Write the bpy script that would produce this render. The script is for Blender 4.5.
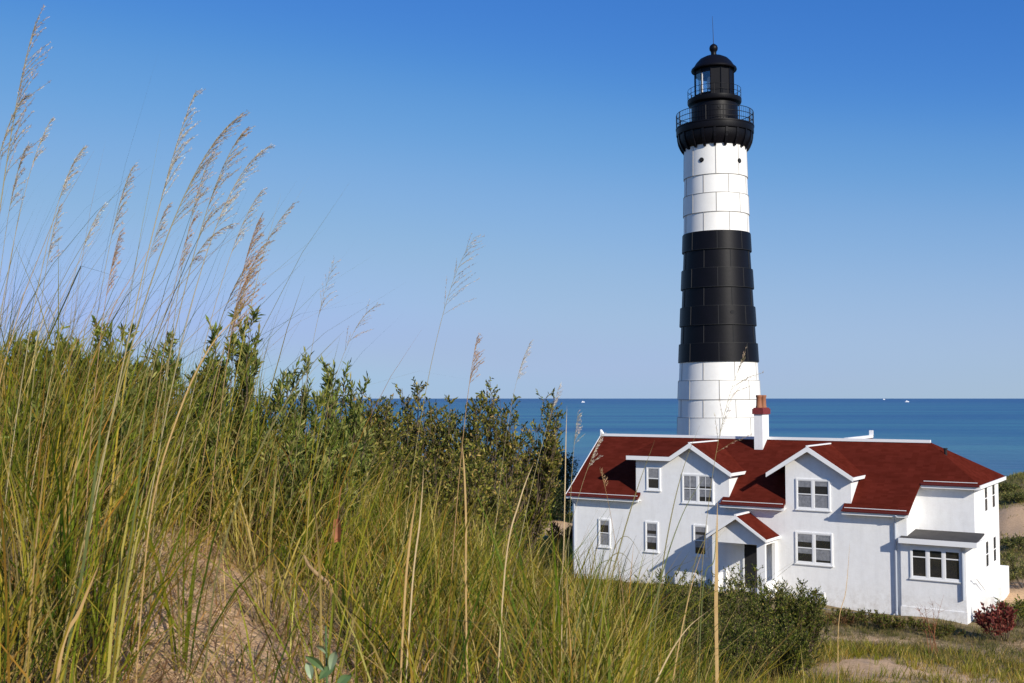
import bpy, bmesh, math, random
import numpy as np
from mathutils import Vector, Matrix
random.seed(7); rng = np.random.default_rng(7)
PI = math.pi; R = math.radians
for o in list(bpy.data.objects): bpy.data.objects.remove(o)
SC = bpy.context.scene; COL = SC.collection

# ------------------------------------------------------------- camera, world, sun, exposure
FPX = 1080.0; CX = 512.0; CY = 341.5; PITCH = math.atan(56.8 / FPX); EYE = 10.05
cam_d = bpy.data.cameras.new('camera'); cam = bpy.data.objects.new('camera', cam_d); COL.objects.link(cam)
cam.location = (0, 0, EYE); cam.rotation_euler = (PI / 2 + PITCH, 0, 0)
cam_d.sensor_width = 36; cam_d.lens = 36 * FPX / 1024; cam_d.clip_start = .05; cam_d.clip_end = 120000
cam_d.dof.use_dof = True; cam_d.dof.focus_distance = 40; cam_d.dof.aperture_fstop = 16
SC.camera = cam
SUN_AZ = R(31); SUN_EL = R(27)          # azimuth measured from straight behind the camera towards the right
SUNV = Vector((math.sin(SUN_AZ) * math.cos(SUN_EL), -math.cos(SUN_AZ) * math.cos(SUN_EL), math.sin(SUN_EL)))
W = bpy.data.worlds.new('World'); SC.world = W; W.use_nodes = True
wn = W.node_tree.nodes; wl = W.node_tree.links
sky = wn.new('ShaderNodeTexSky'); sky.sky_type = 'NISHITA'; sky.sun_disc = False
sky.sun_elevation = SUN_EL; sky.sun_rotation = math.atan2(SUNV.x, SUNV.y)
sky.altitude = 0; sky.air_density = 1.0; sky.dust_density = 0.0; sky.ozone_density = 7
dn = wn.new('ShaderNodeVectorMath'); dn.operation = 'SCALE'; dn.inputs['Scale'].default_value = .1
cv = wn.new('ShaderNodeRGBCurve'); upn = wn.new('ShaderNodeVectorMath'); upn.operation = 'SCALE'; upn.inputs['Scale'].default_value = 10
wl.new(sky.outputs[0], dn.inputs[0]); wl.new(dn.outputs[0], cv.inputs['Color']); wl.new(cv.outputs[0], upn.inputs[0])
for ci, pts in enumerate((((.1, .056), (.14, .125), (.2, .225), (.32, .32), (.55, .365), (.8, .38)), ((.12, .115), (.225, .212), (.31, .33), (.42, .42), (.6, .485), (.8, .50)), ((.3, .42), (.48, .61), (.6, .665), (.72, .70), (.85, .715)))):
    c_ = cv.mapping.curves[ci]; c_.points[0].location = (0, 0); c_.points[1].location = (1, .95 if ci == 2 else .6 + .1 * ci)
    for p_ in pts: c_.points.new(*p_)
cv.mapping.update()
wl.new(upn.outputs[0], wn['Background'].inputs[0]); wn['Background'].inputs[1].default_value = .1
sd = bpy.data.lights.new('sun', 'SUN'); sun = bpy.data.objects.new('sun', sd); COL.objects.link(sun)
sd.energy = 5.0; sd.angle = R(.53); sd.color = (1, .93, .82)
sun.rotation_euler = SUNV.to_track_quat('Z', 'Y').to_euler()
vs = SC.view_settings
SC.display_settings.display_device = 'sRGB'; vs.view_transform = 'Standard'; vs.look = 'None'; vs.exposure = 0.07; vs.gamma = 1
SC.render.resolution_x = 1024; SC.render.resolution_y = 683

# ------------------------------------------------------------- helpers
def at(x, y, Y):
    """point on the line through photo pixel (x, y), Y metres in front"""
    a = (x - CX) / FPX; b = (CY - y) / FPX
    ry = math.cos(PITCH) - b * math.sin(PITCH); rz = math.sin(PITCH) + b * math.cos(PITCH)
    t = Y / ry
    return Vector((a * t, Y, EYE + rz * t))

def mat(name, color, rough=.6, metal=0, spec=.5, noise=None, bump=None, trans=0):
    """noise=(scale, dark colour, contrast) ; bump=(scale, strength)"""
    m = bpy.data.materials.new(name); m.use_nodes = True; n = m.node_tree.nodes; l = m.node_tree.links
    p = n['Principled BSDF']; p.inputs['Base Color'].default_value = (*color, 1); p.inputs['Roughness'].default_value = rough
    p.inputs['Metallic'].default_value = metal; p.inputs['Specular IOR Level'].default_value = spec
    tc = n.new('ShaderNodeTexCoord')
    if noise:
        t = n.new('ShaderNodeTexNoise'); t.inputs['Scale'].default_value = noise[0]; t.inputs['Detail'].default_value = 8
        t.inputs['Roughness'].default_value = .65
        l.new(tc.outputs['Object'], t.inputs['Vector'])
        r = n.new('ShaderNodeValToRGB'); r.color_ramp.elements[0].position = .5 - noise[2]; r.color_ramp.elements[1].position = .5 + noise[2]
        r.color_ramp.elements[0].color = (*noise[1], 1); r.color_ramp.elements[1].color = (*color, 1)
        l.new(t.outputs[0], r.inputs[0]); l.new(r.outputs[0], p.inputs['Base Color'])
    if bump:
        t = n.new('ShaderNodeTexNoise'); t.inputs['Scale'].default_value = bump[0]; t.inputs['Detail'].default_value = 6
        l.new(tc.outputs['Object'], t.inputs['Vector'])
        b = n.new('ShaderNodeBump'); b.inputs['Strength'].default_value = bump[1]; b.inputs['Distance'].default_value = .02
        l.new(t.outputs[0], b.inputs['Height']); l.new(b.outputs[0], p.inputs['Normal'])
    return m

def leafmat(name, rough=.5, trans=.35, spec=.3):
    m = bpy.data.materials.new(name); m.use_nodes = True; n = m.node_tree.nodes; l = m.node_tree.links
    p = n['Principled BSDF']; p.inputs['Roughness'].default_value = rough; p.inputs['Specular IOR Level'].default_value = spec
    a = n.new('ShaderNodeAttribute'); a.attribute_name = 'tint'
    l.new(a.outputs['Color'], p.inputs['Base Color'])
    tr = n.new('ShaderNodeBsdfTranslucent'); l.new(a.outputs['Color'], tr.inputs[0])
    mx = n.new('ShaderNodeMixShader'); mx.inputs[0].default_value = trans
    l.new(p.outputs[0], mx.inputs[1]); l.new(tr.outputs[0], mx.inputs[2])
    l.new(mx.outputs[0], n['Material Output'].inputs[0])
    return m

def link_mesh(name, me, m, parent=None):
    o = bpy.data.objects.new(name, me); COL.objects.link(o)
    if m: me.materials.append(m)
    if parent: o.parent = parent
    return o

def tag(o, label=None, cat=None, group=None, kind=None):
    if label: o['label'] = label
    if cat: o['category'] = cat
    if group: o['group'] = group
    if kind: o['kind'] = kind
    return o

def empty(name, loc, rz=0):
    o = bpy.data.objects.new(name, None); COL.objects.link(o); o.location = loc; o.rotation_euler = (0, 0, rz)
    o.empty_display_size = .3
    return o

class MB:
    def __init__(s): s.bm = bmesh.new()
    def face(s, pts):
        return s.bm.faces.new([s.bm.verts.new(p) for p in pts])
    def hexa(s, p):          # 8 corners: bottom 4, top 4
        v = [s.bm.verts.new(q) for q in p]
        for f in ((3, 2, 1, 0), (4, 5, 6, 7), (0, 1, 5, 4), (1, 2, 6, 5), (2, 3, 7, 6), (3, 0, 4, 7)):
            s.bm.faces.new([v[i] for i in f])
        return s
    def box(s, x0, x1, y0, y1, z0, z1):
        return s.hexa([(x0, y0, z0), (x1, y0, z0), (x1, y1, z0), (x0, y1, z0), (x0, y0, z1), (x1, y0, z1), (x1, y1, z1), (x0, y1, z1)])
    def prism(s, pts, off):  # extrude polygon by vector
        a = [s.bm.verts.new(p) for p in pts]; b = [s.bm.verts.new(Vector(p) + Vector(off)) for p in pts]
        s.bm.faces.new(a); s.bm.faces.new(b[::-1])
        for i in range(len(a)):
            j = (i + 1) % len(a); s.bm.faces.new((a[i], b[i], b[j], a[j]))
        return s
    def tube(s, pts, rad, n=6, cap=True):
        pts = [Vector(p) for p in pts]
        if not hasattr(rad, '__len__'): rad = [rad] * len(pts)
        rings = []
        for i, p in enumerate(pts):
            d = (pts[min(i + 1, len(pts) - 1)] - pts[max(i - 1, 0)]).normalized()
            x = d.orthogonal().normalized() if i == 0 else (px - d * px.dot(d)).normalized()
            px = x; y = d.cross(x)
            rings.append([s.bm.verts.new(p + (x * math.cos(2 * PI * k / n) + y * math.sin(2 * PI * k / n)) * rad[i]) for k in range(n)])
        for a, b in zip(rings, rings[1:]):
            for k in range(n): s.bm.faces.new((a[k], a[(k + 1) % n], b[(k + 1) % n], b[k]))
        if cap: s.bm.faces.new(rings[0][::-1]); s.bm.faces.new(rings[-1])
        return s
    def bar(s, a, b, w, h=None):     # square bar
        a = Vector(a); b = Vector(b); d = (b - a).normalized(); h = h or w
        up = Vector((0, 0, 1)) if abs(d.z) < .95 else Vector((0, 1, 0))
        x = d.cross(up).normalized() * w / 2; y = x.cross(d).normalized() * h / 2
        return s.hexa([a - x - y, a + x - y, b + x - y, b - x - y, a - x + y, a + x + y, b + x + y, b - x + y])
    def lathe(s, prof, n=48, c=(0, 0, 0), a0=0, a1=2 * PI):
        full = abs(a1 - a0 - 2 * PI) < 1e-6; m = n if full else n + 1; rings = []
        for r, z in prof:
            rings.append([s.bm.verts.new((c[0] + r * math.cos(a0 + (a1 - a0) * k / n), c[1] + r * math.sin(a0 + (a1 - a0) * k / n), c[2] + z)) for k in range(m)])
        for a, b in zip(rings, rings[1:]):
            for k in range(n):
                j = (k + 1) % m
                if prof: s.bm.faces.new((a[k], a[j], b[j], b[k]))
        return s
    def build(s, name, m, parent=None, smooth=False, bevel=0):
        bmesh.ops.recalc_face_normals(s.bm, faces=s.bm.faces)
        if bevel: bmesh.ops.bevel(s.bm, geom=s.bm.edges[:], offset=bevel, segments=1, affect='EDGES')
        me = bpy.data.meshes.new(name); s.bm.to_mesh(me); s.bm.free()
        if smooth:
            for p in me.polygons: p.use_smooth = True
            try: me.set_sharp_from_angle(angle=R(35))
            except Exception: pass
        return link_mesh(name, me, m, parent)

def np_mesh(name, V, F, m, parent=None, tint=None, smooth=False):
    """V (n,3), F (k,3|4) -> object"""
    V = np.asarray(V, np.float32); F = np.asarray(F, np.int32); k = F.shape[1]
    me = bpy.data.meshes.new(name); me.vertices.add(len(V)); me.vertices.foreach_set('co', V.ravel())
    me.loops.add(F.size); me.loops.foreach_set('vertex_index', F.ravel())
    me.polygons.add(len(F)); me.polygons.foreach_set('loop_start', np.arange(len(F), dtype=np.int32) * k)
    try: me.polygons.foreach_set('loop_total', np.full(len(F), k, np.int32))
    except Exception: pass
    if tint is not None:
        at_ = me.attributes.new('tint', 'FLOAT_COLOR', 'POINT')
        c = np.ones((len(V), 4), np.float32); c[:, :3] = tint; at_.data.foreach_set('color', c.ravel())
    me.update(calc_edges=True); me.validate()
    if smooth: me.polygons.foreach_set('use_smooth', np.ones(len(F), bool))
    return link_mesh(name, me, m, parent)

# ------------------------------------------------------------- materials
def wall_paint():
    m = mat('white_wall_paint', (.80, .80, .79), .75, bump=(18, .25)); n = m.node_tree.nodes; l = m.node_tree.links
    tc = n.new('ShaderNodeTexCoord'); mp = n.new('ShaderNodeMapping'); mp.inputs['Scale'].default_value = (2.2, 2.2, .35)
    t = n.new('ShaderNodeTexNoise'); t.inputs['Scale'].default_value = 1.3; t.inputs['Detail'].default_value = 10; t.inputs['Roughness'].default_value = .7
    l.new(tc.outputs['Object'], mp.inputs[0]); l.new(mp.outputs[0], t.inputs[0])
    r = n.new('ShaderNodeValToRGB'); r.color_ramp.elements[0].position = .3; r.color_ramp.elements[0].color = (.80, .80, .79, 1)
    r.color_ramp.elements[1].position = .55; r.color_ramp.elements[1].color = (.87, .87, .86, 1)
    l.new(t.outputs[0], r.inputs[0])
    sp = n.new('ShaderNodeSeparateXYZ'); l.new(tc.outputs['Object'], sp.inputs[0])
    t2 = n.new('ShaderNodeTexNoise'); t2.inputs['Scale'].default_value = 3.2; t2.inputs['Detail'].default_value = 10; t2.inputs['Roughness'].default_value = .75; l.new(tc.outputs['Object'], t2.inputs[0])
    mz = n.new('ShaderNodeMapRange'); mz.inputs[1].default_value = .1; mz.inputs[2].default_value = 1.5; mz.inputs[3].default_value = .62; mz.inputs[4].default_value = .12; l.new(sp.outputs[2], mz.inputs[0])
    st = n.new('ShaderNodeMapRange'); st.inputs[1].default_value = .42; st.inputs[2].default_value = .68; l.new(t2.outputs[0], st.inputs[0])
    mu = n.new('ShaderNodeMath'); mu.operation = 'MULTIPLY'; l.new(mz.outputs[0], mu.inputs[0]); l.new(st.outputs[0], mu.inputs[1])
    mx = n.new('ShaderNodeMix'); mx.data_type = 'RGBA'; l.new(mu.outputs[0], mx.inputs[0]); l.new(r.outputs[0], mx.inputs[6]); mx.inputs[7].default_value = (.42, .37, .31, 1)
    l.new(mx.outputs[2], n['Principled BSDF'].inputs['Base Color'])
    return m
def roof_red():
    m = mat('red_roof_shingle', (.2, .03, .022), .95, spec=.0); n = m.node_tree.nodes; l = m.node_tree.links; p = n['Principled BSDF']
    tc = n.new('ShaderNodeTexCoord'); sp = n.new('ShaderNodeSeparateXYZ'); l.new(tc.outputs['Object'], sp.inputs[0])
    # shingle courses follow the height, joints follow both plan axes
    wv = n.new('ShaderNodeMath'); wv.operation = 'MULTIPLY'; wv.inputs[1].default_value = 11; l.new(sp.outputs[2], wv.inputs[0])
    fr = n.new('ShaderNodeMath'); fr.operation = 'FRACT'; l.new(wv.outputs[0], fr.inputs[0])
    fl = n.new('ShaderNodeMath'); fl.operation = 'FLOOR'; l.new(wv.outputs[0], fl.inputs[0])
    cb = n.new('ShaderNodeCombineXYZ')
    for k in (0, 1):
        q = n.new('ShaderNodeMath'); q.operation = 'MULTIPLY'; q.inputs[1].default_value = 3.3; l.new(sp.outputs[k], q.inputs[0])
        q2 = n.new('ShaderNodeMath'); q2.operation = 'FLOOR'; l.new(q.outputs[0], q2.inputs[0]); l.new(q2.outputs[0], cb.inputs[k])
    l.new(fl.outputs[0], cb.inputs[2])
    wn_ = n.new('ShaderNodeTexWhiteNoise'); l.new(cb.outputs[0], wn_.inputs[0])
    ns = n.new('ShaderNodeTexNoise'); ns.inputs['Scale'].default_value = 1.1; ns.inputs['Detail'].default_value = 8; l.new(tc.outputs['Object'], ns.inputs[0])
    mx = n.new('ShaderNodeMix'); mx.data_type = 'RGBA'; l.new(wn_.outputs[0], mx.inputs[0])
    mx.inputs[6].default_value = (.100, .0145, .0085, 1); mx.inputs[7].default_value = (.130, .020, .0125, 1)
    m2 = n.new('ShaderNodeMix'); m2.data_type = 'RGBA'; m2.blend_type = 'MULTIPLY'; m2.inputs[0].default_value = .5
    l.new(mx.outputs[2], m2.inputs[6]); l.new(ns.outputs[0], m2.inputs[7]); 
    g = n.new('ShaderNodeGamma'); g.inputs[1].default_value = .95; l.new(m2.outputs[2], g.inputs[0])
    l.new(g.outputs[0], p.inputs['Base Color'])
    b = n.new('ShaderNodeBump'); b.inputs['Strength'].default_value = .35; b.inputs['Distance'].default_value = .012; b.invert = True
    l.new(fr.outputs[0], b.inputs['Height']); l.new(b.outputs[0], p.inputs['Normal'])
    return m
M = dict(
    wall=wall_paint(), roof=roof_red(),
    trim=mat('white_trim_paint', (.85, .85, .84), .5, bump=(30, .1)),
    gutter=mat('red_gutter', (.11, .012, .010), .6),
    greyroof=mat('dark_grey_roofing', (.06, .055, .052), .85, noise=(2, (.035, .033, .032), .2)),
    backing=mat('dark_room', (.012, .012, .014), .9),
    blind=mat('grey_blind', (.34, .35, .38), .8, noise=(7, (.20, .21, .24), .15)),
    metalblue=mat('grey_downspout', (.42, .46, .52), .45),
    twhite=mat('white_iron_paint', (.85, .84, .80), .5, noise=(.9, (.76, .745, .70), .22), bump=(6, .08)),
    tblack=mat('black_iron_paint', (.0045, .0042, .007), .45, spec=.16, noise=(1.3, (.003, .003, .0045), .2), bump=(6, .1)),
    seamw=mat('seam_shadow_dirt', (.34, .325, .30), .7), seamb=mat('black_iron_seam', (.004, .004, .005), .6),  # grey on the white-plate seams paints in flange shadow plus slight dirt
    lens=mat('lens_glass', (.55, .6, .6), .1),
    capred=mat('red_chimney_cap', (.22, .025, .025), .7, noise=(6, (.14, .02, .02), .2)),
    pot=mat('terracotta', (.34, .13, .06), .75, noise=(9, (.25, .10, .05), .2)),
    stone=mat('grey_edging_stone', (.22, .23, .24), .85, noise=(4, (.11, .11, .11), .2), bump=(8, .5)),
    bark=mat('brown_bark', (.12, .08, .05), .9, noise=(14, (.06, .04, .03), .2), bump=(25, .4)),
    drift=mat('dry_wood', (.42, .28, .13), .8, noise=(18, (.24, .15, .07), .25), bump=(30, .4)),
    rust=mat('rust_leaf', (.30, .11, .04), .7, noise=(20, (.2, .07, .03), .2)),
    boat=mat('white_boat_hull', (.85, .85, .85), .3), boatdark=mat('boat_window', (.05, .06, .08), .2),
    grass=leafmat('grass_blade', .6, .38, .12), leaf=leafmat('shrub_leaf', .5, .42, .2), plume=leafmat('grass_plume', .8, .3, .1),
)
gm = bpy.data.materials.new('window_glass'); gm.use_nodes = True; n = gm.node_tree.nodes; l = gm.node_tree.links
tr = n.new('ShaderNodeBsdfTransparent'); gl = n.new('ShaderNodeBsdfGlossy'); gl.inputs['Roughness'].default_value = .03
mx = n.new('ShaderNodeMixShader'); mx.inputs[0].default_value = .14; l.new(tr.outputs[0], mx.inputs[1]); l.new(gl.outputs[0], mx.inputs[2])
l.new(mx.outputs[0], n['Material Output'].inputs[0]); M['glass'] = gm

# ------------------------------------------------------------- ground
TX = [-300, 0, 150, 300, 450, 600, 700, 850, 950, 1000, 1200, 1600]
TY = [.5, 2, 3.2, 5, 7, 9, 12, 16, 20, 26, 32, 38, 44, 50, 58, 70, 82, 95, 110, 130, 260]
TZ = [
 [-1.2, -.90, -.70, -.35, 0, .1, 0, -1, -2.5, -5, -7, -9, -10, -10, -10, -10, -10, -10.5, -12, -13.5, -18],
 [-1.25, -1.0, -.84, -.55, -.15, -.10, -.3, -1.5, -3, -5, -7, -9, -10, -10, -10, -10, -10, -10.5, -12, -13.5, -18],
 [-1.3, -1.05, -.88, -.70, -.45, -.30, -.5, -1.5, -3, -5, -7, -9, -10, -10, -10, -10, -10, -10.5, -12, -13.5, -18],
 [-1.3, -1.1, -.98, -1.0, -.92, -.88, -.90, -1.6, -3, -5, -7, -9, -10, -10, -10, -10, -10, -10.5, -12, -13.5, -18],
 [-1.35, -1.2, -1.15, -1.28, -1.45, -1.62, -1.85, -2.6, -4.0, -6, -8, -9.2, -9.6, -9.6, -9.6, -9.4, -9.4, -10.3, -12, -13.5, -18],
 [-1.35, -1.28, -1.22, -1.42, -1.72, -2.08, -2.8, -4.2, -5.9, -7.6, -8.6, -9.3, -9.55, -9.6, -9.6, -9.4, -9.4, -10.3, -12, -13.5, -18],
 [-1.4, -1.4, -1.45, -1.8, -2.25, -2.8, -3.8, -5.1, -6.1, -7.2, -8.1, -9.0, -9.4, -9.6, -9.7, -10, -10, -10.5, -12, -13.5, -18],
 [-1.4, -1.4, -1.55, -2.05, -2.65, -3.3, -4.3, -5.3, -6.1, -7.2, -8.2, -9.0, -9.55, -9.8, -10, -10, -10, -10.5, -12, -13.5, -18],
 [-1.4, -1.45, -1.7, -2.3, -2.9, -3.5, -4.4, -5.4, -6.3, -7.5, -8.6, -9.4, -9.85, -10.0, -10, -10, -10, -9.5, -10.5, -13.5, -18],
 [-1.4, -1.5, -1.8, -2.4, -3.0, -3.6, -4.5, -5.5, -6.4, -7.6, -8.7, -9.5, -9.95, -10.1, -9.7, -8.7, -7.6, -6.2, -8.5, -13, -18],
 [-1.4, -1.5, -1.8, -2.4, -3.0, -3.6, -4.5, -5.5, -6.4, -7.6, -8.7, -9.5, -9.9, -9.9, -9.4, -8.4, -7.2, -5.6, -7.5, -12, -18],
 [-1.4, -1.5, -1.8, -2.4, -3.0, -3.6, -4.5, -5.5, -6.4, -7.6, -8.7, -9.4, -9.5, -9.4, -8.6, -8, -7, -5.4, -7, -12, -18]]
GX = np.arange(-300, 1601, 10.); GL = np.linspace(math.log(.5), math.log(260), 200)
_t = np.array(TZ)
_a = np.array([np.interp(GL, np.log(TY), row) for row in _t])
GRID = np.array([np.interp(GX, TX, _a[:, j]) for j in range(len(GL))]).T
for _ in range(3):
    k = np.array([1, 2, 3, 2, 1.]) / 9
    P_ = np.pad(GRID, ((2, 2), (0, 0)), 'edge'); GRID = sum(k[i] * P_[i:i + GRID.shape[0]] for i in range(5))
    P_ = np.pad(GRID, ((0, 0), (2, 2)), 'edge'); GRID = sum(k[i] * P_[:, i:i + GRID.shape[1]] for i in range(5))
def vnoise(x, y, s, seed=0):
    """smooth value noise, period s metres"""
    x = np.asarray(x) / s; y = np.asarray(y) / s; xi = np.floor(x); yi = np.floor(y); fx = x - xi; fy = y - yi
    fx = fx * fx * (3 - 2 * fx); fy = fy * fy * (3 - 2 * fy)
    def h(a, b):
        v = np.sin(a * 127.1 + b * 311.7 + seed * 74.7) * 43758.5453; return v - np.floor(v)
    return (h(xi, yi) * (1 - fx) + h(xi + 1, yi) * fx) * (1 - fy) + (h(xi, yi + 1) * (1 - fx) + h(xi + 1, yi + 1) * fx) * fy
def ground(x, y):
    x = np.asarray(x, float); y = np.asarray(y, float); r = np.hypot(x, y) + 1e-6; ph = np.arctan2(x, y)
    pc = np.clip(ph, R(-36), R(44)); Y = np.clip(r * np.cos(pc), .5, 259)
    px = CX + FPX * np.tan(pc)
    i = np.clip((px + 300) / 10, 0, len(GX) - 1.001); j = np.clip((np.log(Y) - GL[0]) / (GL[1] - GL[0]), 0, len(GL) - 1.001)
    i0 = i.astype(int); j0 = j.astype(int); fi = i - i0; fj = j - j0
    z = (GRID[i0, j0] * (1 - fi) + GRID[i0 + 1, j0] * fi) * (1 - fj) + (GRID[i0, j0 + 1] * (1 - fi) + GRID[i0 + 1, j0 + 1] * fi) * fj
    b = np.clip((np.abs(ph) - 1.5) / 1.6, 0, 1); b = b * b * (3 - 2 * b); z = z * (1 - b) + np.minimum(z, -1.4) * 0 * b - 1.4 * b
    amp = np.clip(r / 25, .12, 1)
    nz = (vnoise(x, y, 6, 1) - .5) * .5 * np.clip(r / 25, .1, 1) + (vnoise(x, y, 1.7, 2) - .5) * .16 * np.clip(r / 12, .35, 1) + (vnoise(x, y, .45, 3) - .5) * .06 + (vnoise(x, y, .16, 4) - .5) * .025
    # keep it level where the house stands
    return EYE + z + nz
def scr(x, y, z):
    """photo column / row of a world point (for choosing where ground cover grows)"""
    d = z - EYE; yy = y * math.cos(PITCH) + d * math.sin(PITCH); zz = -y * math.sin(PITCH) + d * math.cos(PITCH)
    return CX + FPX * x / yy, CY - FPX * zz / yy
def sandy(x, y, z=None):
    """0 = covered with plants, 1 = bare sand"""
    x = np.asarray(x, float); y = np.asarray(y, float)
    px = CX + FPX * x / np.maximum(y, .1)
    g = lambda c, w: np.exp(-((px - c) / w) ** 2)
    s = (.35 + .65 * (vnoise(x, y, .7, 5) > .42)) * g(195, 88) * np.clip((7.8 - y) / 1.5, 0, 1) * np.clip((y - 1.) / 1, 0, 1) * 1.0
    s = s + g(330, 60) * np.clip((5.5 - y) / 1.5, 0, 1) * .6
    s = s + g(860, 75) * np.exp(-((y - 33.5) / 3.2) ** 2) * 1.0
    s = s + g(990, 60) * np.exp(-((y - 34) / 3) ** 2) * .5 + (px > 800) * np.exp(-((y - 43.2) / 1.3) ** 2) * .45
    s = s + g(537, 45) * np.exp(-((y - 80) / 4.5) ** 2) * 1.6
    s = s + (px > 960) * (np.exp(-((y - 74) / 5.5) ** 2) * 1.1 + np.exp(-((y - 55) / 3) ** 2) * .9)
    s = s + (vnoise(x, y, 2.3, 9) - .55) * .7
    return np.clip(s, 0, 1)

def sand_material():
    m = bpy.data.materials.new('dune_sand'); m.use_nodes = True; n = m.node_tree.nodes; l = m.node_tree.links; p = n['Principled BSDF']
    p.inputs['Roughness'].default_value = .95; p.inputs['Specular IOR Level'].default_value = .15
    tc = n.new('ShaderNodeTexCoord'); a = n.new('ShaderNodeAttribute'); a.attribute_name = 'tint'
    n1 = n.new('ShaderNodeTexNoise'); n1.inputs['Scale'].default_value = 9; n1.inputs['Detail'].default_value = 10; n1.inputs['Roughness'].default_value = .75
    l.new(tc.outputs['Object'], n1.inputs[0])
    r1 = n.new('ShaderNodeValToRGB'); e = r1.color_ramp.elements
    e[0].position = .32; e[0].color = (.44, .27, .14, 1); e[1].position = .6; e[1].color = (.72, .49, .29, 1)
    l.new(n1.outputs[0], r1.inputs[0])
    n2 = n.new('ShaderNodeTexNoise'); n2.inputs['Scale'].default_value = 2.2; n2.inputs['Detail'].default_value = 12; n2.inputs['Roughness'].default_value = .8
    l.new(tc.outputs['Object'], n2.inputs[0])
    r2 = n.new('ShaderNodeValToRGB'); e = r2.color_ramp.elements
    e[0].position = .35; e[0].color = (.07, .06, .025, 1); e[1].position = .62; e[1].color = (.33, .24, .12, 1)
    l.new(n2.outputs[0], r2.inputs[0])
    ad = n.new('ShaderNodeMath'); ad.operation = 'ADD'; l.new(a.outputs['Fac'], ad.inputs[0])
    sb = n.new('ShaderNodeMath'); sb.operation = 'MULTIPLY_ADD'; sb.inputs[1].default_value = 1.1; sb.inputs[2].default_value = -.55; l.new(n1.outputs[0], sb.inputs[0])
    l.new(sb.outputs[0], ad.inputs[1])
    cr = n.new('ShaderNodeMapRange'); cr.inputs[1].default_value = .2; cr.inputs[2].default_value = .5; l.new(ad.outputs[0], cr.inputs[0])
    mx = n.new('ShaderNodeMix'); mx.data_type = 'RGBA'; l.new(cr.outputs[0], mx.inputs[0]); l.new(r2.outputs[0], mx.inputs[6]); l.new(r1.outputs[0], mx.inputs[7])
    l.new(mx.outputs[2], p.inputs['Base Color'])
    n3 = n.new('ShaderNodeTexNoise'); n3.inputs['Scale'].default_value = 30; n3.inputs['Detail'].default_value = 8; l.new(tc.outputs['Object'], n3.inputs[0])
    b = n.new('ShaderNodeBump'); b.inputs['Strength'].default_value = .8; b.inputs['Distance'].default_value = .03
    l.new(n3.outputs[0], b.inputs['Height']); l.new(b.outputs[0], p.inputs['Normal'])
    return m
def polar_ground():
    phs = np.concatenate([np.linspace(-PI, R(-45), 60)[:-1], np.linspace(R(-45), R(45), 520), np.linspace(R(45), PI, 60)[1:]])
    rs = np.exp(np.linspace(math.log(.3), math.log(420), 330))
    PH, RR = np.meshgrid(phs, rs, indexing='ij'); X = RR * np.sin(PH); Y = RR * np.cos(PH); Z = ground(X, Y)
    Z = np.where(RR > 180, np.minimum(Z, -5), Z)
    V = np.stack([X, Y, Z], -1).reshape(-1, 3); nr = len(rs); npn = len(phs)
    i, j = np.meshgrid(np.arange(npn - 1), np.arange(nr - 1), indexing='ij'); b = (i * nr + j).ravel()
    F = np.stack([b, b + 1, b + nr + 1, b + nr], -1)[:, ::-1]
    s = sandy(X, np.maximum(Y, .1)).reshape(-1)
    o = np_mesh('ground', V, F, sand_material(), tint=np.stack([s] * 3, -1), smooth=True)
    tag(o, kind='structure')
polar_ground()

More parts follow.
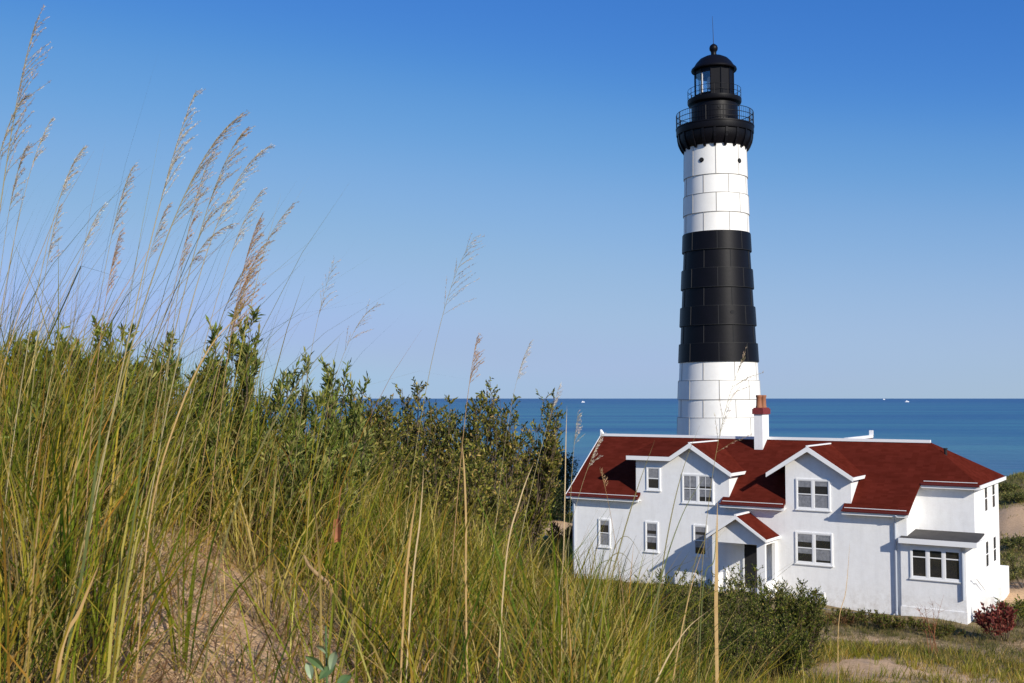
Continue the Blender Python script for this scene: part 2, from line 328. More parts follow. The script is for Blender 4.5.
def lake():
    m = bpy.data.materials.new('lake_water'); m.use_nodes = True; n = m.node_tree.nodes; l = m.node_tree.links; p = n['Principled BSDF']
    tc = n.new('ShaderNodeTexCoord')
    mp = n.new('ShaderNodeMapping'); mp.inputs['Scale'].default_value = (.0012, .009, 1); l.new(tc.outputs['Object'], mp.inputs[0])
    t = n.new('ShaderNodeTexNoise'); t.inputs['Scale'].default_value = 1.4; t.inputs['Detail'].default_value = 7; l.new(mp.outputs[0], t.inputs[0])
    r = n.new('ShaderNodeValToRGB'); e = r.color_ramp.elements
    e[0].position = .42; e[0].color = (.014, .100, .225, 1); e[1].position = .58; e[1].color = (.05, .21, .275, 1)
    l.new(t.outputs[0], r.inputs[0])
    # near-shore water is lighter over the sand bars, far water deeper blue
    g = n.new('ShaderNodeVectorMath'); g.operation = 'LENGTH'; l.new(tc.outputs['Object'], g.inputs[0])
    mr = n.new('ShaderNodeMapRange'); mr.inputs[1].default_value = 400; mr.inputs[2].default_value = 4500; l.new(g.outputs['Value'], mr.inputs[0])
    mx = n.new('ShaderNodeMix'); mx.data_type = 'RGBA'; l.new(mr.outputs[0], mx.inputs[0]); l.new(r.outputs[0], mx.inputs[6]); mx.inputs[7].default_value = (.014, .088, .225, 1)
    m4 = n.new('ShaderNodeMapping'); m4.inputs['Scale'].default_value = (.03, .22, 1); l.new(tc.outputs['Object'], m4.inputs[0])
    t4 = n.new('ShaderNodeTexNoise'); t4.inputs['Scale'].default_value = 1; t4.inputs['Detail'].default_value = 5; l.new(m4.outputs[0], t4.inputs[0])
    r4 = n.new('ShaderNodeMapRange'); r4.inputs[1].default_value = .45; r4.inputs[2].default_value = .75; r4.inputs[4].default_value = .5; l.new(t4.outputs[0], r4.inputs[0])
    mr2 = n.new('ShaderNodeMapRange'); mr2.inputs[1].default_value = 150; mr2.inputs[2].default_value = 420; mr2.inputs[3].default_value = .38; mr2.inputs[4].default_value = 0; l.new(g.outputs['Value'], mr2.inputs[0])
    ad4 = n.new('ShaderNodeMath'); ad4.operation = 'ADD'; l.new(mr2.outputs[0], ad4.inputs[0])
    mu4 = n.new('ShaderNodeMath'); mu4.operation = 'MULTIPLY'; mu4.inputs[1].default_value = .25; l.new(r4.outputs[0], mu4.inputs[0]); l.new(mu4.outputs[0], ad4.inputs[1])
    mx4 = n.new('ShaderNodeMix'); mx4.data_type = 'RGBA'; l.new(ad4.outputs[0], mx4.inputs[0]); l.new(mx.outputs[2], mx4.inputs[6]); mx4.inputs[7].default_value = (.14, .22, .28, 1)
    l.new(mx4.outputs[2], p.inputs['Base Color']); p.inputs['Roughness'].default_value = .35; p.inputs['IOR'].default_value = 1.33
    p.inputs['Specular IOR Level'].default_value = .22
    m2 = n.new('ShaderNodeMapping'); m2.inputs['Scale'].default_value = (.12, .5, 1); l.new(tc.outputs['Object'], m2.inputs[0])
    w = n.new('ShaderNodeTexNoise'); w.inputs['Scale'].default_value = 1.; w.inputs['Detail'].default_value = 6; l.new(m2.outputs[0], w.inputs[0])
    b = n.new('ShaderNodeBump'); b.inputs['Strength'].default_value = 1; b.inputs['Distance'].default_value = .8
    l.new(w.outputs[0], b.inputs['Height']); l.new(b.outputs[0], p.inputs['Normal'])
    V = []; F = []; nn = 128; rs = [95, 200, 600, 3000, 15000, 60000]
    for r_ in rs:
        for k in range(nn): V.append((r_ * math.cos(2 * PI * k / nn), r_ * math.sin(2 * PI * k / nn), -2.3))
    for i in range(len(rs) - 1):
        for k in range(nn): F.append((i * nn + k, (i + 1) * nn + k, (i + 1) * nn + (k + 1) % nn, i * nn + (k + 1) % nn))
    tag(np_mesh('lake', V, F, m), kind='structure')
lake()

# ------------------------------------------------------------- keeper's house (local x = along the front, local y = away from the camera side)
OX, OY = 18.218, 49.5; TH = R(33.1)
house = empty('keepers_house', (OX, OY, 0), -TH)
tag(house, 'white two storey house with red shingled roof and gables in front of the lighthouse', 'house')
def Q(u, v, z): return (u, -v, z)
ZR = 7.93; VR = -3.67; SL = .765
def zf(v): return ZR - SL * (v - VR)                # front roof slope
def part(mb, name, m, parent=house, **k): return mb.build(name, M[m] if isinstance(m, str) else m, parent, **k)
UL, UR, UE = -17.8, -.25, 2.35; VREC = -1.65; VB = -8.2
g1a, g1z = -10.77, 7.66; g2a, g2z = -4.70, 7.64; gs = .645    # gable apexes and slope
w = MB()
front = [(UL, -.6), (UR, -.6), (UR, 4.9), (-2.75, 4.9), (-2.75, g2z - gs * 1.95), (g2a, g2z), (-6.65 + .75, g2z - gs * 1.2), (-5.9, 4.9),
         (-8.79, 4.9), (-8.79, g1z - gs * 1.98), (g1a, g1z), (-11.9, g1z - gs * 1.13), (-13.96, g1z - gs * 1.13 - .01), (-13.96, 4.9), (UL, 4.9)]
w.prism([Q(u, 0, z) for u, z in front], (0, .22, 0))
for uc, s, zt in ((-13.96, 1, 6.85), (-8.79, -1, 6.3), (-5.9, 1, 6.8), (-2.75, -1, 6.3)):   # dormer cheeks
    ztv = VR + (ZR - zt) / SL
    w.prism([Q(uc, -.22, zf(-.22) - .2), Q(uc, -.22, zt), Q(uc, ztv - .05, zt)], (s * .18, 0, 0))
w.prism([Q(UL, -.22, -.6), Q(UL, -.22, zf(-.22) - .12), Q(UL, VR, ZR - .12), Q(UL, VB, 6.0), Q(UL, VB, -.6)], (.22, 0, 0))   # left gable end
w.prism([Q(UR, -.22, -.6), Q(UR, -.22, zf(-.22) - .12), Q(UR, VREC, zf(VREC) - .12), Q(UR, VREC, -.6)], (-.22, 0, 0))
w.prism([Q(UR - .2, VREC, -.6), Q(UE, VREC, -.6), Q(UE, VREC, 6.12), Q(UR - .2, VREC, 6.12)], (0, .22, 0))
w.prism([Q(UE, VREC - .22, -.6), Q(UE, VREC - .22, 6.12), Q(UE, VB + .22, 6.12), Q(UE, VB + .22, -.6)], (-.22, 0, 0))
w.prism([Q(UL + .22, VB + .22, -.6), Q(UE, VB + .22, -.6), Q(UE, VB + .22, 6.1), Q(UL + .22, VB + .22, 6.1)], (0, .22 - .44 + .22 + .2, 0))
part(w, 'wall', 'wall')
# main roof, one solid skin
rf = MB(); T = .13
lo = -.26; ev = .35
main = [(-18.0, VR), (.05, VR), (2.65, -1.3), (.08, -1.3), (-.1, ev), (-3.08, ev), (-3.08, lo), (-5.9, lo), (-5.9, ev), (-9.12, ev), (-9.12, lo), (-13.7, lo), (-13.7, ev), (-18.0, ev)]
rf.prism([Q(u, v, zf(v)) for u, v in main], (0, 0, -T))
rf.prism([Q(.05, VR, ZR), Q(2.65, -1.3, 6.117), Q(2.65, -8.4, 6.117)], (0, 0, -T))
rf.prism([Q(-18.0, VR, ZR), Q(.05, VR, ZR), Q(2.65, -8.4, 6.117), Q(-18.0, -8.4, 6.117)], (0, 0, -T))
rear = -4.05                                                       # rear wing with its ridge running back
rf.prism([Q(rear, -3.8, ZR + .0), Q(rear, -8.6, ZR + .0), Q(rear + 2.4, -8.6, 6.3), Q(rear + 2.4, -7.9, 6.3)], (0, 0, -T))
rf.prism([Q(rear, -3.8, ZR + .0), Q(rear, -8.6, ZR + .0), Q(rear - 2.4, -8.6, 6.3), Q(rear - 2.4, -7.9, 6.3)], (0, 0, -T))
roof = part(rf, 'roof', 'roof')
rw = MB(); rw.prism([Q(rear - 2.1, -8.45, -.6), Q(rear + 2.1, -8.45, -.6), Q(rear + 2.1, -8.45, 6.35), Q(rear, -8.45, 7.75), Q(rear - 2.1, -8.45, 6.35)], (0, .2, 0))
part(rw, 'rear_gable_wall', 'wall')
rc = MB(); rc.box(-18.02, .08, -VR - .1, -VR + .1, ZR - .04, ZR + .1)
rc.prism([Q(-18.02, VR - .1, ZR + .1), Q(-17.85, VR - .1, ZR + .1), Q(-18.02, VR - .1, ZR + .32)], (0, -.2, 0))
rc.bar(Q(rear, -3.9, ZR + .05), Q(rear, -8.7, ZR + .05), .2, .14); rc.box(rear - .1, rear + .1, 8.6, 8.72, ZR, ZR + .38)
part(rc, 'ridge_cap', 'trim', roof)
hv = MB(); hv.lathe([(.0, 0), (.07, 0), (.07, .32), (.1, .32), (.1, .38), (0, .38)], 12, Q(.85, -3.2, 7.3)); part(hv, 'vent_pipe', 'backing', roof)
# gable (dormer) roofs
def gable_roof(ua, za, ul, ur, shed=None):
    za += .10; m = MB(); vf = .33
    def vb(z): return min(VR + (ZR - z) / SL, -.3)
    m.prism([Q(ua, vf, za), Q(ur, vf, za - gs * (ur - ua)), Q(ur, vb(za - gs * (ur - ua)) - .05, za - gs * (ur - ua)), Q(ua, vb(za) - .1, za)], (0, 0, -.1))
    zl = za - gs * (ua - ul)
    m.prism([Q(ua, vf, za), Q(ul, vf, zl), Q(ul, vb(zl) - .05, zl), Q(ua, vb(za) - .1, za)], (0, 0, -.1))
    if shed:
        us = shed; zt = 7.72; vt = VR + (ZR - zt) / SL
        m.prism([Q(us, vf, zl), Q(ul + .02, vf, zl), Q(ul + 1.2, vt, zt), Q(us, vt, zt)], (0, 0, -.09))
    o = part(m, 'dormer_roof', 'roof')
    f = MB(); k = vf + .004
    pr = [(ua, za + .01), (ur, za - gs * (ur - ua) + .01), (ur, za - gs * (ur - ua) - .2), (ua, za - .24)]
    f.prism([Q(u, k + .04, z) for u, z in pr], (0, .05, 0))
    if shed: pl = [(ua - .001, za + .01), (ul, zl + .01), (shed, zl + .01), (shed, zl - .2), (ul + .05, zl - .2), (ua - .001, za - .24)]
    else: pl = [(ua - .001, za + .01), (ul, zl + .01), (ul, zl - .2), (ua - .001, za - .24)]
    f.prism([Q(u, k + .04, z) for u, z in pl], (0, .05, 0))
    # eave return on the sunny side and ridge cap
    zr_ = za - gs * (ur - ua); vr_ = vb(zr_)
    f.prism([Q(ur + .004, vf, zr_ + .01), Q(ur + .004, vf, zr_ - .14), Q(ur + .004, vr_, zr_ - .14), Q(ur + .004, vr_, zr_ + .01)], (.05, 0, 0))
    f.bar(Q(ua, vf + .03, za + .03), Q(ua, vb(za) + .1, za + .03), .12, .06)
    part(f, 'fascia', 'trim', o)
gable_roof(g1a, g1z, -11.9, -8.55, -14.35)
gable_roof(g2a, g2z, -6.75, -2.55)
# eave boards, gutters
def eave(u0, u1, v, z, top=True):
    b = MB(); b.box(u0, u1, -v - .02, -v + .04, z - .22, z - .10); b.box(u0 + .02, u1 - .02, -v + .04, -v + .36, z - .17, z - .14)
    part(b, 'eave_board', 'trim')
    g = MB(); g.box(u0, u1, -v - .11, -v - .022, z - .075, z - .0); go = part(g, 'gutter', 'gutter')
    if top:
        t = MB(); t.bar(Q(u0 + .1, v - .1, z + .09), Q(u1 - .1, v - .1, z + .09), .028)
        for k in range(3):
            uu = u0 + .12 + (u1 - u0 - .24) * k / 2; t.bar(Q(uu, v - .1, z + .02), Q(uu, v - .1, z + .09), .022)
        part(t, 'snow_rail', 'trim', go)
eave(-18.0, -13.66, .35, zf(.35)); eave(-9.15, -5.86, .35, zf(.35)); eave(-3.1, -.1, .35, zf(.35)); eave(.12, 2.65, -1.3, 6.117)
eb = MB(); eb.box(2.655, 2.70, 1.3, 8.4, 5.93, 6.10); eb.box(2.37, 2.65, 1.34, 8.4, 5.95, 5.98)
part(eb, 'eave_board', 'trim')
eb = MB(); eb.prism([Q(-18.005, VR, ZR + .02), Q(-18.005, ev, zf(ev) + .02), Q(-18.005, ev, zf(ev) - .2), Q(-18.005, VR, ZR - .2)], (-.04, 0, 0))
part(eb, 'verge_board', 'trim')
# windows
def window(axis, p0, s0, s1, z0, z1, cols=1, muntin=True, blind=.3, blind_col='blind', mid=True, fw=.075, sill=True, ):
    """axis 'F': faces the front at v=p0, 'E': faces the end at u=p0; s0..s1 along the wall is the glazed opening"""
    def L(s, n, z): return Q(s, p0 + n, z) if axis == 'F' else Q(p0 + n, s, z)
    def bx(m, a0, a1, n0, n1, b0, b1):
        m.hexa([L(a0, n0, b0), L(a1, n0, b0), L(a1, n1, b0), L(a0, n1, b0), L(a0, n0, b1), L(a1, n0, b1), L(a1, n1, b1), L(a0, n1, b1)])
    f = MB(); d = .05
    bx(f, s0 - fw, s0, 0, d, z0 - fw, z1 + fw); bx(f, s1, s1 + fw, 0, d, z0 - fw, z1 + fw)
    bx(f, s0, s1, 0, d - .003, z1, z1 + fw); bx(f, s0, s1, 0, d - .003, z0 - fw, z0)
    if sill: bx(f, s0 - fw - .04, s1 + fw + .04, 0, d + .03, z0 - fw - .05, z0 - fw - .002)
    cw = (s1 - s0) / cols
    for c in range(1, cols): bx(f, s0 + c * cw - .06, s0 + c * cw + .06, 0, d - .006, z0, z1)
    fo = part(f, 'window', 'trim')
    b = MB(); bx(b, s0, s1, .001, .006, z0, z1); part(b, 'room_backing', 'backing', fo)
    p = MB(); s = MB()
    for c in range(cols):
        a = s0 + c * cw + (.06 if c else 0); e = s0 + (c + 1) * cw - (.06 if c < cols - 1 else 0)
        p.face([L(a, .023, z0), L(e, .023, z0), L(e, .023, z1), L(a, .023, z1)])
        bx(s, a, a + .035, .026, .034, z0, z1); bx(s, e - .035, e, .026, .034, z0, z1)
        bx(s, a, e, .026, .033, z0, z0 + .04); bx(s, a, e, .026, .033, z1 - .035, z1)
        if mid: zm = z0 + (z1 - z0) * (.5 if mid is True else mid); bx(s, a, e, .026, .036, zm - .025, zm + .025)
        if muntin: bx(s, (a + e) / 2 - .012, (a + e) / 2 + .012, .026, .031, z0, z1)
        bh = blind[c] if hasattr(blind, '__len__') else blind
        for (q0, q1) in (bh if hasattr(bh, '__len__') else [(1 - bh, 1)] if bh else []):
            bl = MB(); bx(bl, a + .02, e - .02, .012, .016, z0 + (z1 - z0) * q0, z0 + (z1 - z0) * q1); part(bl, 'blind', blind_col, fo)
    part(p, 'pane', 'glass', fo); part(s, 'sash', 'trim', fo)
    return fo
window('F', 0, -16.12, -15.56, 2.2, 3.55, blind=[[(.8, 1), (0, .45)]], muntin=False)
window('F', 0, -13.36, -12.76, 2.17, 3.57, blind=[[(.72, 1), (.28, .6)]], muntin=False)
window('F', 0, -10.66, -10.05, 2.15, 3.57, blind=[[(.8, 1), (.25, .7)]], muntin=False)
window('F', 0, -13.26, -12.62, 5.35, 6.42, blind=[[(.45, 1)]], muntin=False)
window('F', 0, -11.25, -9.68, 4.8, 6.12, cols=2, blind=[[(.55, 1), (0, .45)], [(.6, 1), (.2, .5)]])
window('F', 0, -5.3, -3.8, 4.8, 6.12, cols=2, blind=[[(.75, 1), (.0, .45)], [(.8, 1), (0, .5)]], muntin=False)
window('F', 0, -5.36, -3.72, 2.22, 3.58, cols=2, blind=[[(.7, 1), (.3, .48)], [(.78, 1), (.1, .5)]], muntin=False)
window('F', 0, -4.75, -4.1, .66, .82, blind=0, muntin=False, mid=False, fw=.05)
for z0, z1 in ((4.65, 5.9), (2.02, 3.25)):
    for a, b in ((-4.85, -4.1), (-6.95, -6.15)): window('E', UE, a, b, z0, z1, blind=0, muntin=False, fw=.05, sill=False)
# sunroom at the right end
SF = .10; sL, sR = -.52, 2.26
s = MB(); s.box(sL, sR, -SF, -SF + .2, -.6, 3.5); s.box(sR - .2, sR, -SF + .2, 1.64, -.6, 3.5)
s.box(sL - .03, sR + .03, -SF - .04, -SF - .001, -.6, .62)
sun_o = part(s, 'sunroom', 'wall')
s = MB(); rl, rr_ = sL + .02, sR + .50; fv = SF + .30
s.prism([Q(rl, fv, 3.72), Q(rr_, fv, 3.72), Q(rr_, VREC + .003, 3.93), Q(rl, -.001 + .0, 3.78), Q(rl, .0, 3.78)][:4] if False else [Q(rl, fv, 3.72), Q(rr_, fv, 3.72), Q(rr_, VREC + .003, 3.93), Q(UR + .003, VREC + .003, 3.93), Q(UR + .003, .003, 3.782), Q(rl, .003, 3.782)], (0, 0, -.07))
part(s, 'sunroom_roof', 'greyroof', sun_o)
s = MB(); s.box(rl - .03, rr_ + .03, -fv - .05, -fv - .001, 3.5, 3.73); s.box(rr_ + .001, rr_ + .04, -fv, 1.64, 3.52, 3.72); s.box(rl, rr_, -fv, -SF - .05, 3.5, 3.54); s.box(sR + .01, rr_, -SF, 1.6, 3.5, 3.54)
s.box(rl - .04, rl - .001, -fv, -.003, 3.5, 3.72)
part(s, 'fascia', 'trim', sun_o)
window('F', SF, -.02, 2.02, 2.0, 3.24, cols=3, blind=0, muntin=False, mid=.72)
# downspouts
d = MB(); d.tube([Q(-.62, .42, 4.72), Q(-.75, .08, 4.4), Q(-.75, .07, .35), Q(-.70, .25, .2)], .05, 8); part(d, 'downspout', 'metalblue')
d = MB(); d.tube([Q(2.14, SF + .27, 3.5), Q(2.14, SF + .07, 3.3), Q(2.14, SF + .07, 1.15)], .055, 8); part(d, 'downspout', 'metalblue')
d = MB(); d.tube([Q(-17.7, .42, 4.72), Q(-17.66, .08, 4.4), Q(-17.66, .07, .4)], .05, 8); part(d, 'downspout', 'metalblue')
# side steps with handrail, low wall
s = MB(); s.box(UE + .003, 2.8, 5.6, 7.9, -.6, 1.68); part(s, 'stair_wall', 'wall')
s = MB()
for k in range(4): s.box(UE + .003, 2.95, 2.9 + k * .4, 3.3 + k * .4, -.5, .9 - k * .2)
so = part(s, 'side_steps', 'wall')
s = MB(); s.tube([Q(2.5, -.75, 2.0), Q(2.5, -1.0, 1.95), Q(2.5, -3.3, 1.05)], .028, 8)
s.tube([Q(2.5, -3.27, .85), Q(2.5, -3.27, 1.05)], .022, 6); s.tube([Q(2.33, -.78, 1.98), Q(2.5, -.78, 1.98)], .02, 6)
part(s, 'handrail', 'trim', so)
# entry porch
pa, pv = -7.72, 1.9; pz = 4.42; pw = 1.5; ps = .69
s = MB()
for sg in (-1, 1): s.prism([Q(pa, pv, pz), Q(pa + sg * pw, pv, pz - ps * pw), Q(pa + sg * pw, .003, pz - ps * pw), Q(pa, .003, pz)], (0, 0, -.09))
porch_roof = s
s = MB(); s.prism([Q(pa - 1.33, 1.6, 3.08), Q(pa + 1.33, 1.6, 3.08), Q(pa + 1.33, 1.6, 3.38), Q(pa, 1.6, pz - .12), Q(pa - 1.33, 1.6, 3.38)], (0, .12, 0))
s.box(pa - 1.33, pa - 1.2, -1.48, -.003, 3.08, 3.3); s.box(pa + 1.2, pa + 1.33, -1.48, -.003, 3.08, 3.3)
pt = part(s, 'porch', 'wall')
s = MB(); s.box(pa - 1.3, pa + 1.3, -1.6, -.003, -.4, .45); part(s, 'porch_floor', 'wall', pt)
part(porch_roof, 'porch_roof', 'roof', pt)
s = MB(); s.box(pa - 1.33, pa - 1.13, -1.6, -1.42, .75, 3.08); part(s, 'post', 'trim', pt)
s = MB(); s.box(pa + .93, pa + 1.33, -1.6, -1.42, .75, 3.08); part(s, 'post', 'trim', pt)
s = MB(); s.box(pa + 1.17, pa + 1.33, -.2, -.003, .45, 3.08); s.box(pa + 1.2, pa + 1.3, -1.42, -.2, .45, 1.3); part(s, 'side_rail', 'trim', pt)
s = MB(); s.box(pa - 1.3, pa - 1.2, -1.42, -.003, .45, 1.5); part(s, 'side_rail', 'trim', pt)
s = MB()
for sg in (-1, 1):
    s.prism([Q(pa, pv + .045, pz + .015), Q(pa + sg * pw, pv + .045, pz - ps * pw + .015), Q(pa + sg * pw, pv + .045, pz - ps * pw - .13), Q(pa, pv + .045, pz - .15)], (0, .04, 0))
s.box(pa + pw + .002, pa + pw + .04, -pv, -.003, pz - ps * pw - .12, pz - ps * pw + .0)
s.bar(Q(pa, pv + .05, pz + .04), Q(pa, .003, pz + .04), .12, .08)
part(s, 'fascia', 'trim', pt)
s = MB(); s.box(-8.0, -7.3, -.06, -.001, .78, 2.85); dr = part(s, 'door', 'backing')
s = MB(); s.box(-8.08, -8.002, -.09, -.001, .78, 2.93); s.box(-7.298, -7.22, -.09, -.001, .78, 2.93); s.box(-8.0, -7.3, -.087, -.001, 2.852, 2.93); part(s, 'door_frame', 'trim', dr)
s = MB(); s.tube([Q(-7.4, .06, 1.75), Q(-7.4, .13, 1.75)], .03, 8); part(s, 'handle', 'metalblue', dr)
# chimney astride the ridge
s = MB(); s.box(-8.56, -8.1, 2.95, 3.9, 7.0, 9.22); ch = part(s, 'chimney', 'wall')
s = MB(); s.box(-8.63, -8.03, 2.88, 3.97, 9.222, 9.5); s.box(-8.58, -8.08, 2.93, 3.92, 9.5, 9.56); part(s, 'chimney_cap', 'capred', ch)
for k, yy in enumerate((3.1, 3.75)):
    s = MB(); s.lathe([(.0, 0), (.17, 0), (.17, .06), (.15, .1), (.135, .52), (.16, .56), (.16, .66), (.11, .66), (.1, .2), (0, .2)], 20, (-8.33, yy, 9.56)); part(s, 'chimney_pot', 'pot', ch, smooth=True)

# ------------------------------------------------------------- lighthouse
TXX, TYY = 13.83, 72.0
tower = empty('lighthouse', (TXX, TYY, 0), -math.atan2(TXX, TYY)); tower.rotation_euler = (0, R(-.30), -math.atan2(TXX, TYY))
tag(tower, 'tall round iron lighthouse with one broad black band and black lantern room', 'lighthouse')
def tp(mb, name, m, parent=tower, **k): return mb.build(name, M[m], parent, **k)
zs = [-1, 2.7, 3.93, 5.15, 6.36, 7.58, 8.80, 9.98, 11.22, 12.44, 13.64, 14.84, 16.07, 17.31, 18.56, 19.80, 21.0, 22.25, 23.52, 24.75, 26.9]
def rad(z): return float(np.interp(z, [0, 7.58, 9.98, 12.44, 14.84, 17.31, 19.8, 21.0, 24.75, 27], [2.98, 2.76, 2.69, 2.585, 2.47, 2.35, 2.235, 2.19, 2.10, 2.05]))
PA = lambda deg: -PI / 2 + R(deg)        # angle seen from the camera, positive to the right
for i in range(len(zs) - 1):
    z0, z1 = zs[i], zs[i + 1]; black = 12.4 < (z0 + z1) / 2 < 21.0
    off = (.045 if i % 2 else -.035) if black else (.02 if i % 2 else -.02) if not (z0 > 20.9) else (.012 if i % 2 else -.012)
    if i == len(zs) - 2: off = .01
    r0, r1 = rad(z0) + off, rad(z1) + off
    m = MB(); m.lathe([(r0 - .18, z0), (r0, z0), (r1, z1), (r1 - .18, z1)], 64)
    o = tp(m, 'plate_ring', 'tblack' if black else 'twhite', smooth=True)
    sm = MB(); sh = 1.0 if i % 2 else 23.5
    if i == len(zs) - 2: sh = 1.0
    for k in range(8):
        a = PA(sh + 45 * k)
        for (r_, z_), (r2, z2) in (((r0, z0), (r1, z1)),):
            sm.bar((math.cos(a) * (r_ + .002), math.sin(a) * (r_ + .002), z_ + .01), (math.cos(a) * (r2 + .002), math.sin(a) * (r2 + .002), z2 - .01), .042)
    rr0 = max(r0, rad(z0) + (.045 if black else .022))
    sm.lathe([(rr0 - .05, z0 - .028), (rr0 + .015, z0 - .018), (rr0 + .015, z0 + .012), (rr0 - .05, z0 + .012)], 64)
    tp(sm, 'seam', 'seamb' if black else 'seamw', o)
# raised flange on the first plates of each white course
def disc_window(deg, z, r=.16, m='tblack', rim=True):
    a = PA(deg); rr = rad(z) + .01; d = Vector((math.cos(a), math.sin(a), 0)); c = d * rr + Vector((0, 0, z))
    s = MB(); s.tube([c - d * .05, c + d * .035], r, 20); o = tp(s, 'porthole', m, smooth=False)
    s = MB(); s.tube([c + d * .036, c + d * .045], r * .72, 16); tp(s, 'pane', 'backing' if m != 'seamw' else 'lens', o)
disc_window(-25, 25.72); disc_window(48, 25.66); disc_window(22, 15.6, .15)
# gallery
g = MB(); g.lathe([(2.0, 27.66), (2.56, 27.75), (2.58, 27.8), (2.58, 28.16), (2.61, 28.18), (2.61, 28.26), (1.4, 28.26)], 64); tp(g, 'gallery_deck', 'tblack', smooth=True)
g = MB(); g.lathe([(2.02, 26.78), (2.15, 26.78), (2.28, 26.98), (2.40, 27.2), (2.47, 27.45), (2.48, 27.72), (2.0, 27.72)], 64); tp(g, 'cornice', 'tblack', smooth=True)
for k in range(20):
    a = 2 * PI * k / 20; e = Vector((math.cos(a), math.sin(a), 0)); t = Vector((-math.sin(a), math.cos(a), 0)) * .08
    pr = [(2.08, 26.60), (2.2, 26.62), (2.34, 26.86), (2.46, 27.15), (2.52, 27.45), (2.54, 27.74), (2.08, 27.74)]
    s = MB(); s.prism([e * r_ + Vector((0, 0, z_)) - t for r_, z_ in pr], t * 2); tp(s, 'bracket', 'tblack')
def railing(r, z0, z1, posts, name, rails, rw_=.022, pr_=.028):
    s = MB()
    for k in range(posts):
        a = 2 * PI * k / posts; s.tube([(r * math.cos(a), r * math.sin(a), z0), (r * math.cos(a), r * math.sin(a), z1)], pr_, 5)
    for z in rails: s.tube([(r * math.cos(2 * PI * k / 64), r * math.sin(2 * PI * k / 64), z) for k in range(65)], rw_, 5, cap=False)
    return s
s = railing(2.55, 28.2, 29.22, 14, 'railing', (28.5, 28.85, 29.2), pr_=.035)
for k in range(84):
    a = 2 * PI * k / 84; s.tube([(2.55 * math.cos(a), 2.55 * math.sin(a), 28.2), (2.55 * math.cos(a), 2.55 * math.sin(a), 29.2)], .010, 4, cap=False)
tp(s, 'railing', 'tblack')
g = MB(); g.lathe([(1.62, 28.262), (1.62, 28.5), (1.56, 28.55), (1.55, 29.75), (1.62, 29.8), (1.76, 29.86), (1.8, 29.95), (1.8, 30.16), (1.2, 30.17)], 48); wr = tp(g, 'watch_room', 'tblack', smooth=True)
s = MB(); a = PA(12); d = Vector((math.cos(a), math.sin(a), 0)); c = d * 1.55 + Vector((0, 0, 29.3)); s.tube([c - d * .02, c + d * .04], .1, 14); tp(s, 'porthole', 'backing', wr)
s = railing(1.76, 30.17, 30.85, 12, 'lantern_railing', (30.5, 30.84), .016, .02); tp(s, 'lantern_railing', 'tblack')
# lantern room: ten-sided, glazed on the left and behind, blank panels on the right
N = 12; RL = 1.3; bot, top = 30.17, 32.25
gl = MB(); bk = MB(); mu = MB()
for k in range(N):
    d0, d1 = -10 + 30 * k, 20 + 30 * k; a0, a1 = PA(d0), PA(d1); dm = (d0 + 15) % 360
    p0 = Vector((math.cos(a0) * RL, math.sin(a0) * RL, 0)); p1 = Vector((math.cos(a1) * RL, math.sin(a1) * RL, 0))
    blank = dm < 125
    def wall_(mb, za, zb, t=.05):
        q = p0 * (1 - t / RL); q1 = p1 * (1 - t / RL)
        mb.hexa([p0 + Vector((0, 0, za)), p1 + Vector((0, 0, za)), q1 + Vector((0, 0, za)), q + Vector((0, 0, za)), p0 + Vector((0, 0, zb)), p1 + Vector((0, 0, zb)), q1 + Vector((0, 0, zb)), q + Vector((0, 0, zb))])
    if blank: wall_(bk, bot, top)
    else: wall_(bk, bot, bot + .3); wall_(bk, top - .42, top); wall_(gl, bot + .3, top - .42, .01)
    if k == 11:
        wm = MB(); wm.tube([p0 * .93 + Vector((0, 0, bot)), p0 * .93 + Vector((0, 0, top - .1))], .05, 8)
    mu.tube([p0 * 1.01 + Vector((0, 0, bot)), p0 * 1.01 + Vector((0, 0, top))], .035, 6)
lr = tp(bk, 'lantern_room', 'tblack'); tp(wm, 'inner_post', 'twhite', lr); tp(mu, 'mullion', 'tblack', lr)
gl.build('lantern_glass', M['glass'], lr)
s = MB(); s.lathe([(.0, 30.2), (.3, 30.2), (.22, 30.35), (.22, 30.9), (.42, 30.95), (.5, 31.2), (.5, 31.5), (.42, 31.75), (.2, 31.9), (0, 31.9)], 24); tp(s, 'lens', 'lens', lr, smooth=True)
s = MB(); s.lathe([(1.2, 32.2), (1.5, 32.14), (1.53, 32.2), (1.5, 32.3), (1.36, 32.42), (1.2, 32.68), (.95, 32.95), (.62, 33.12), (.3, 33.2), (.2, 33.24), (.18, 33.42), (.2, 33.5), (.27, 33.6), (.29, 33.74), (.24, 33.9), (.12, 34.0), (.03, 34.05), (.0, 34.06)], 36); dm = tp(s, 'dome_roof', 'tblack', smooth=True)
s = MB(); s.tube([(0, 0, 34.0), (-.02, 0, 35.0), (-.05, 0, 35.95)], [.022, .016, .010], 5); tp(s, 'lightning_rod', 'tblack', dm)

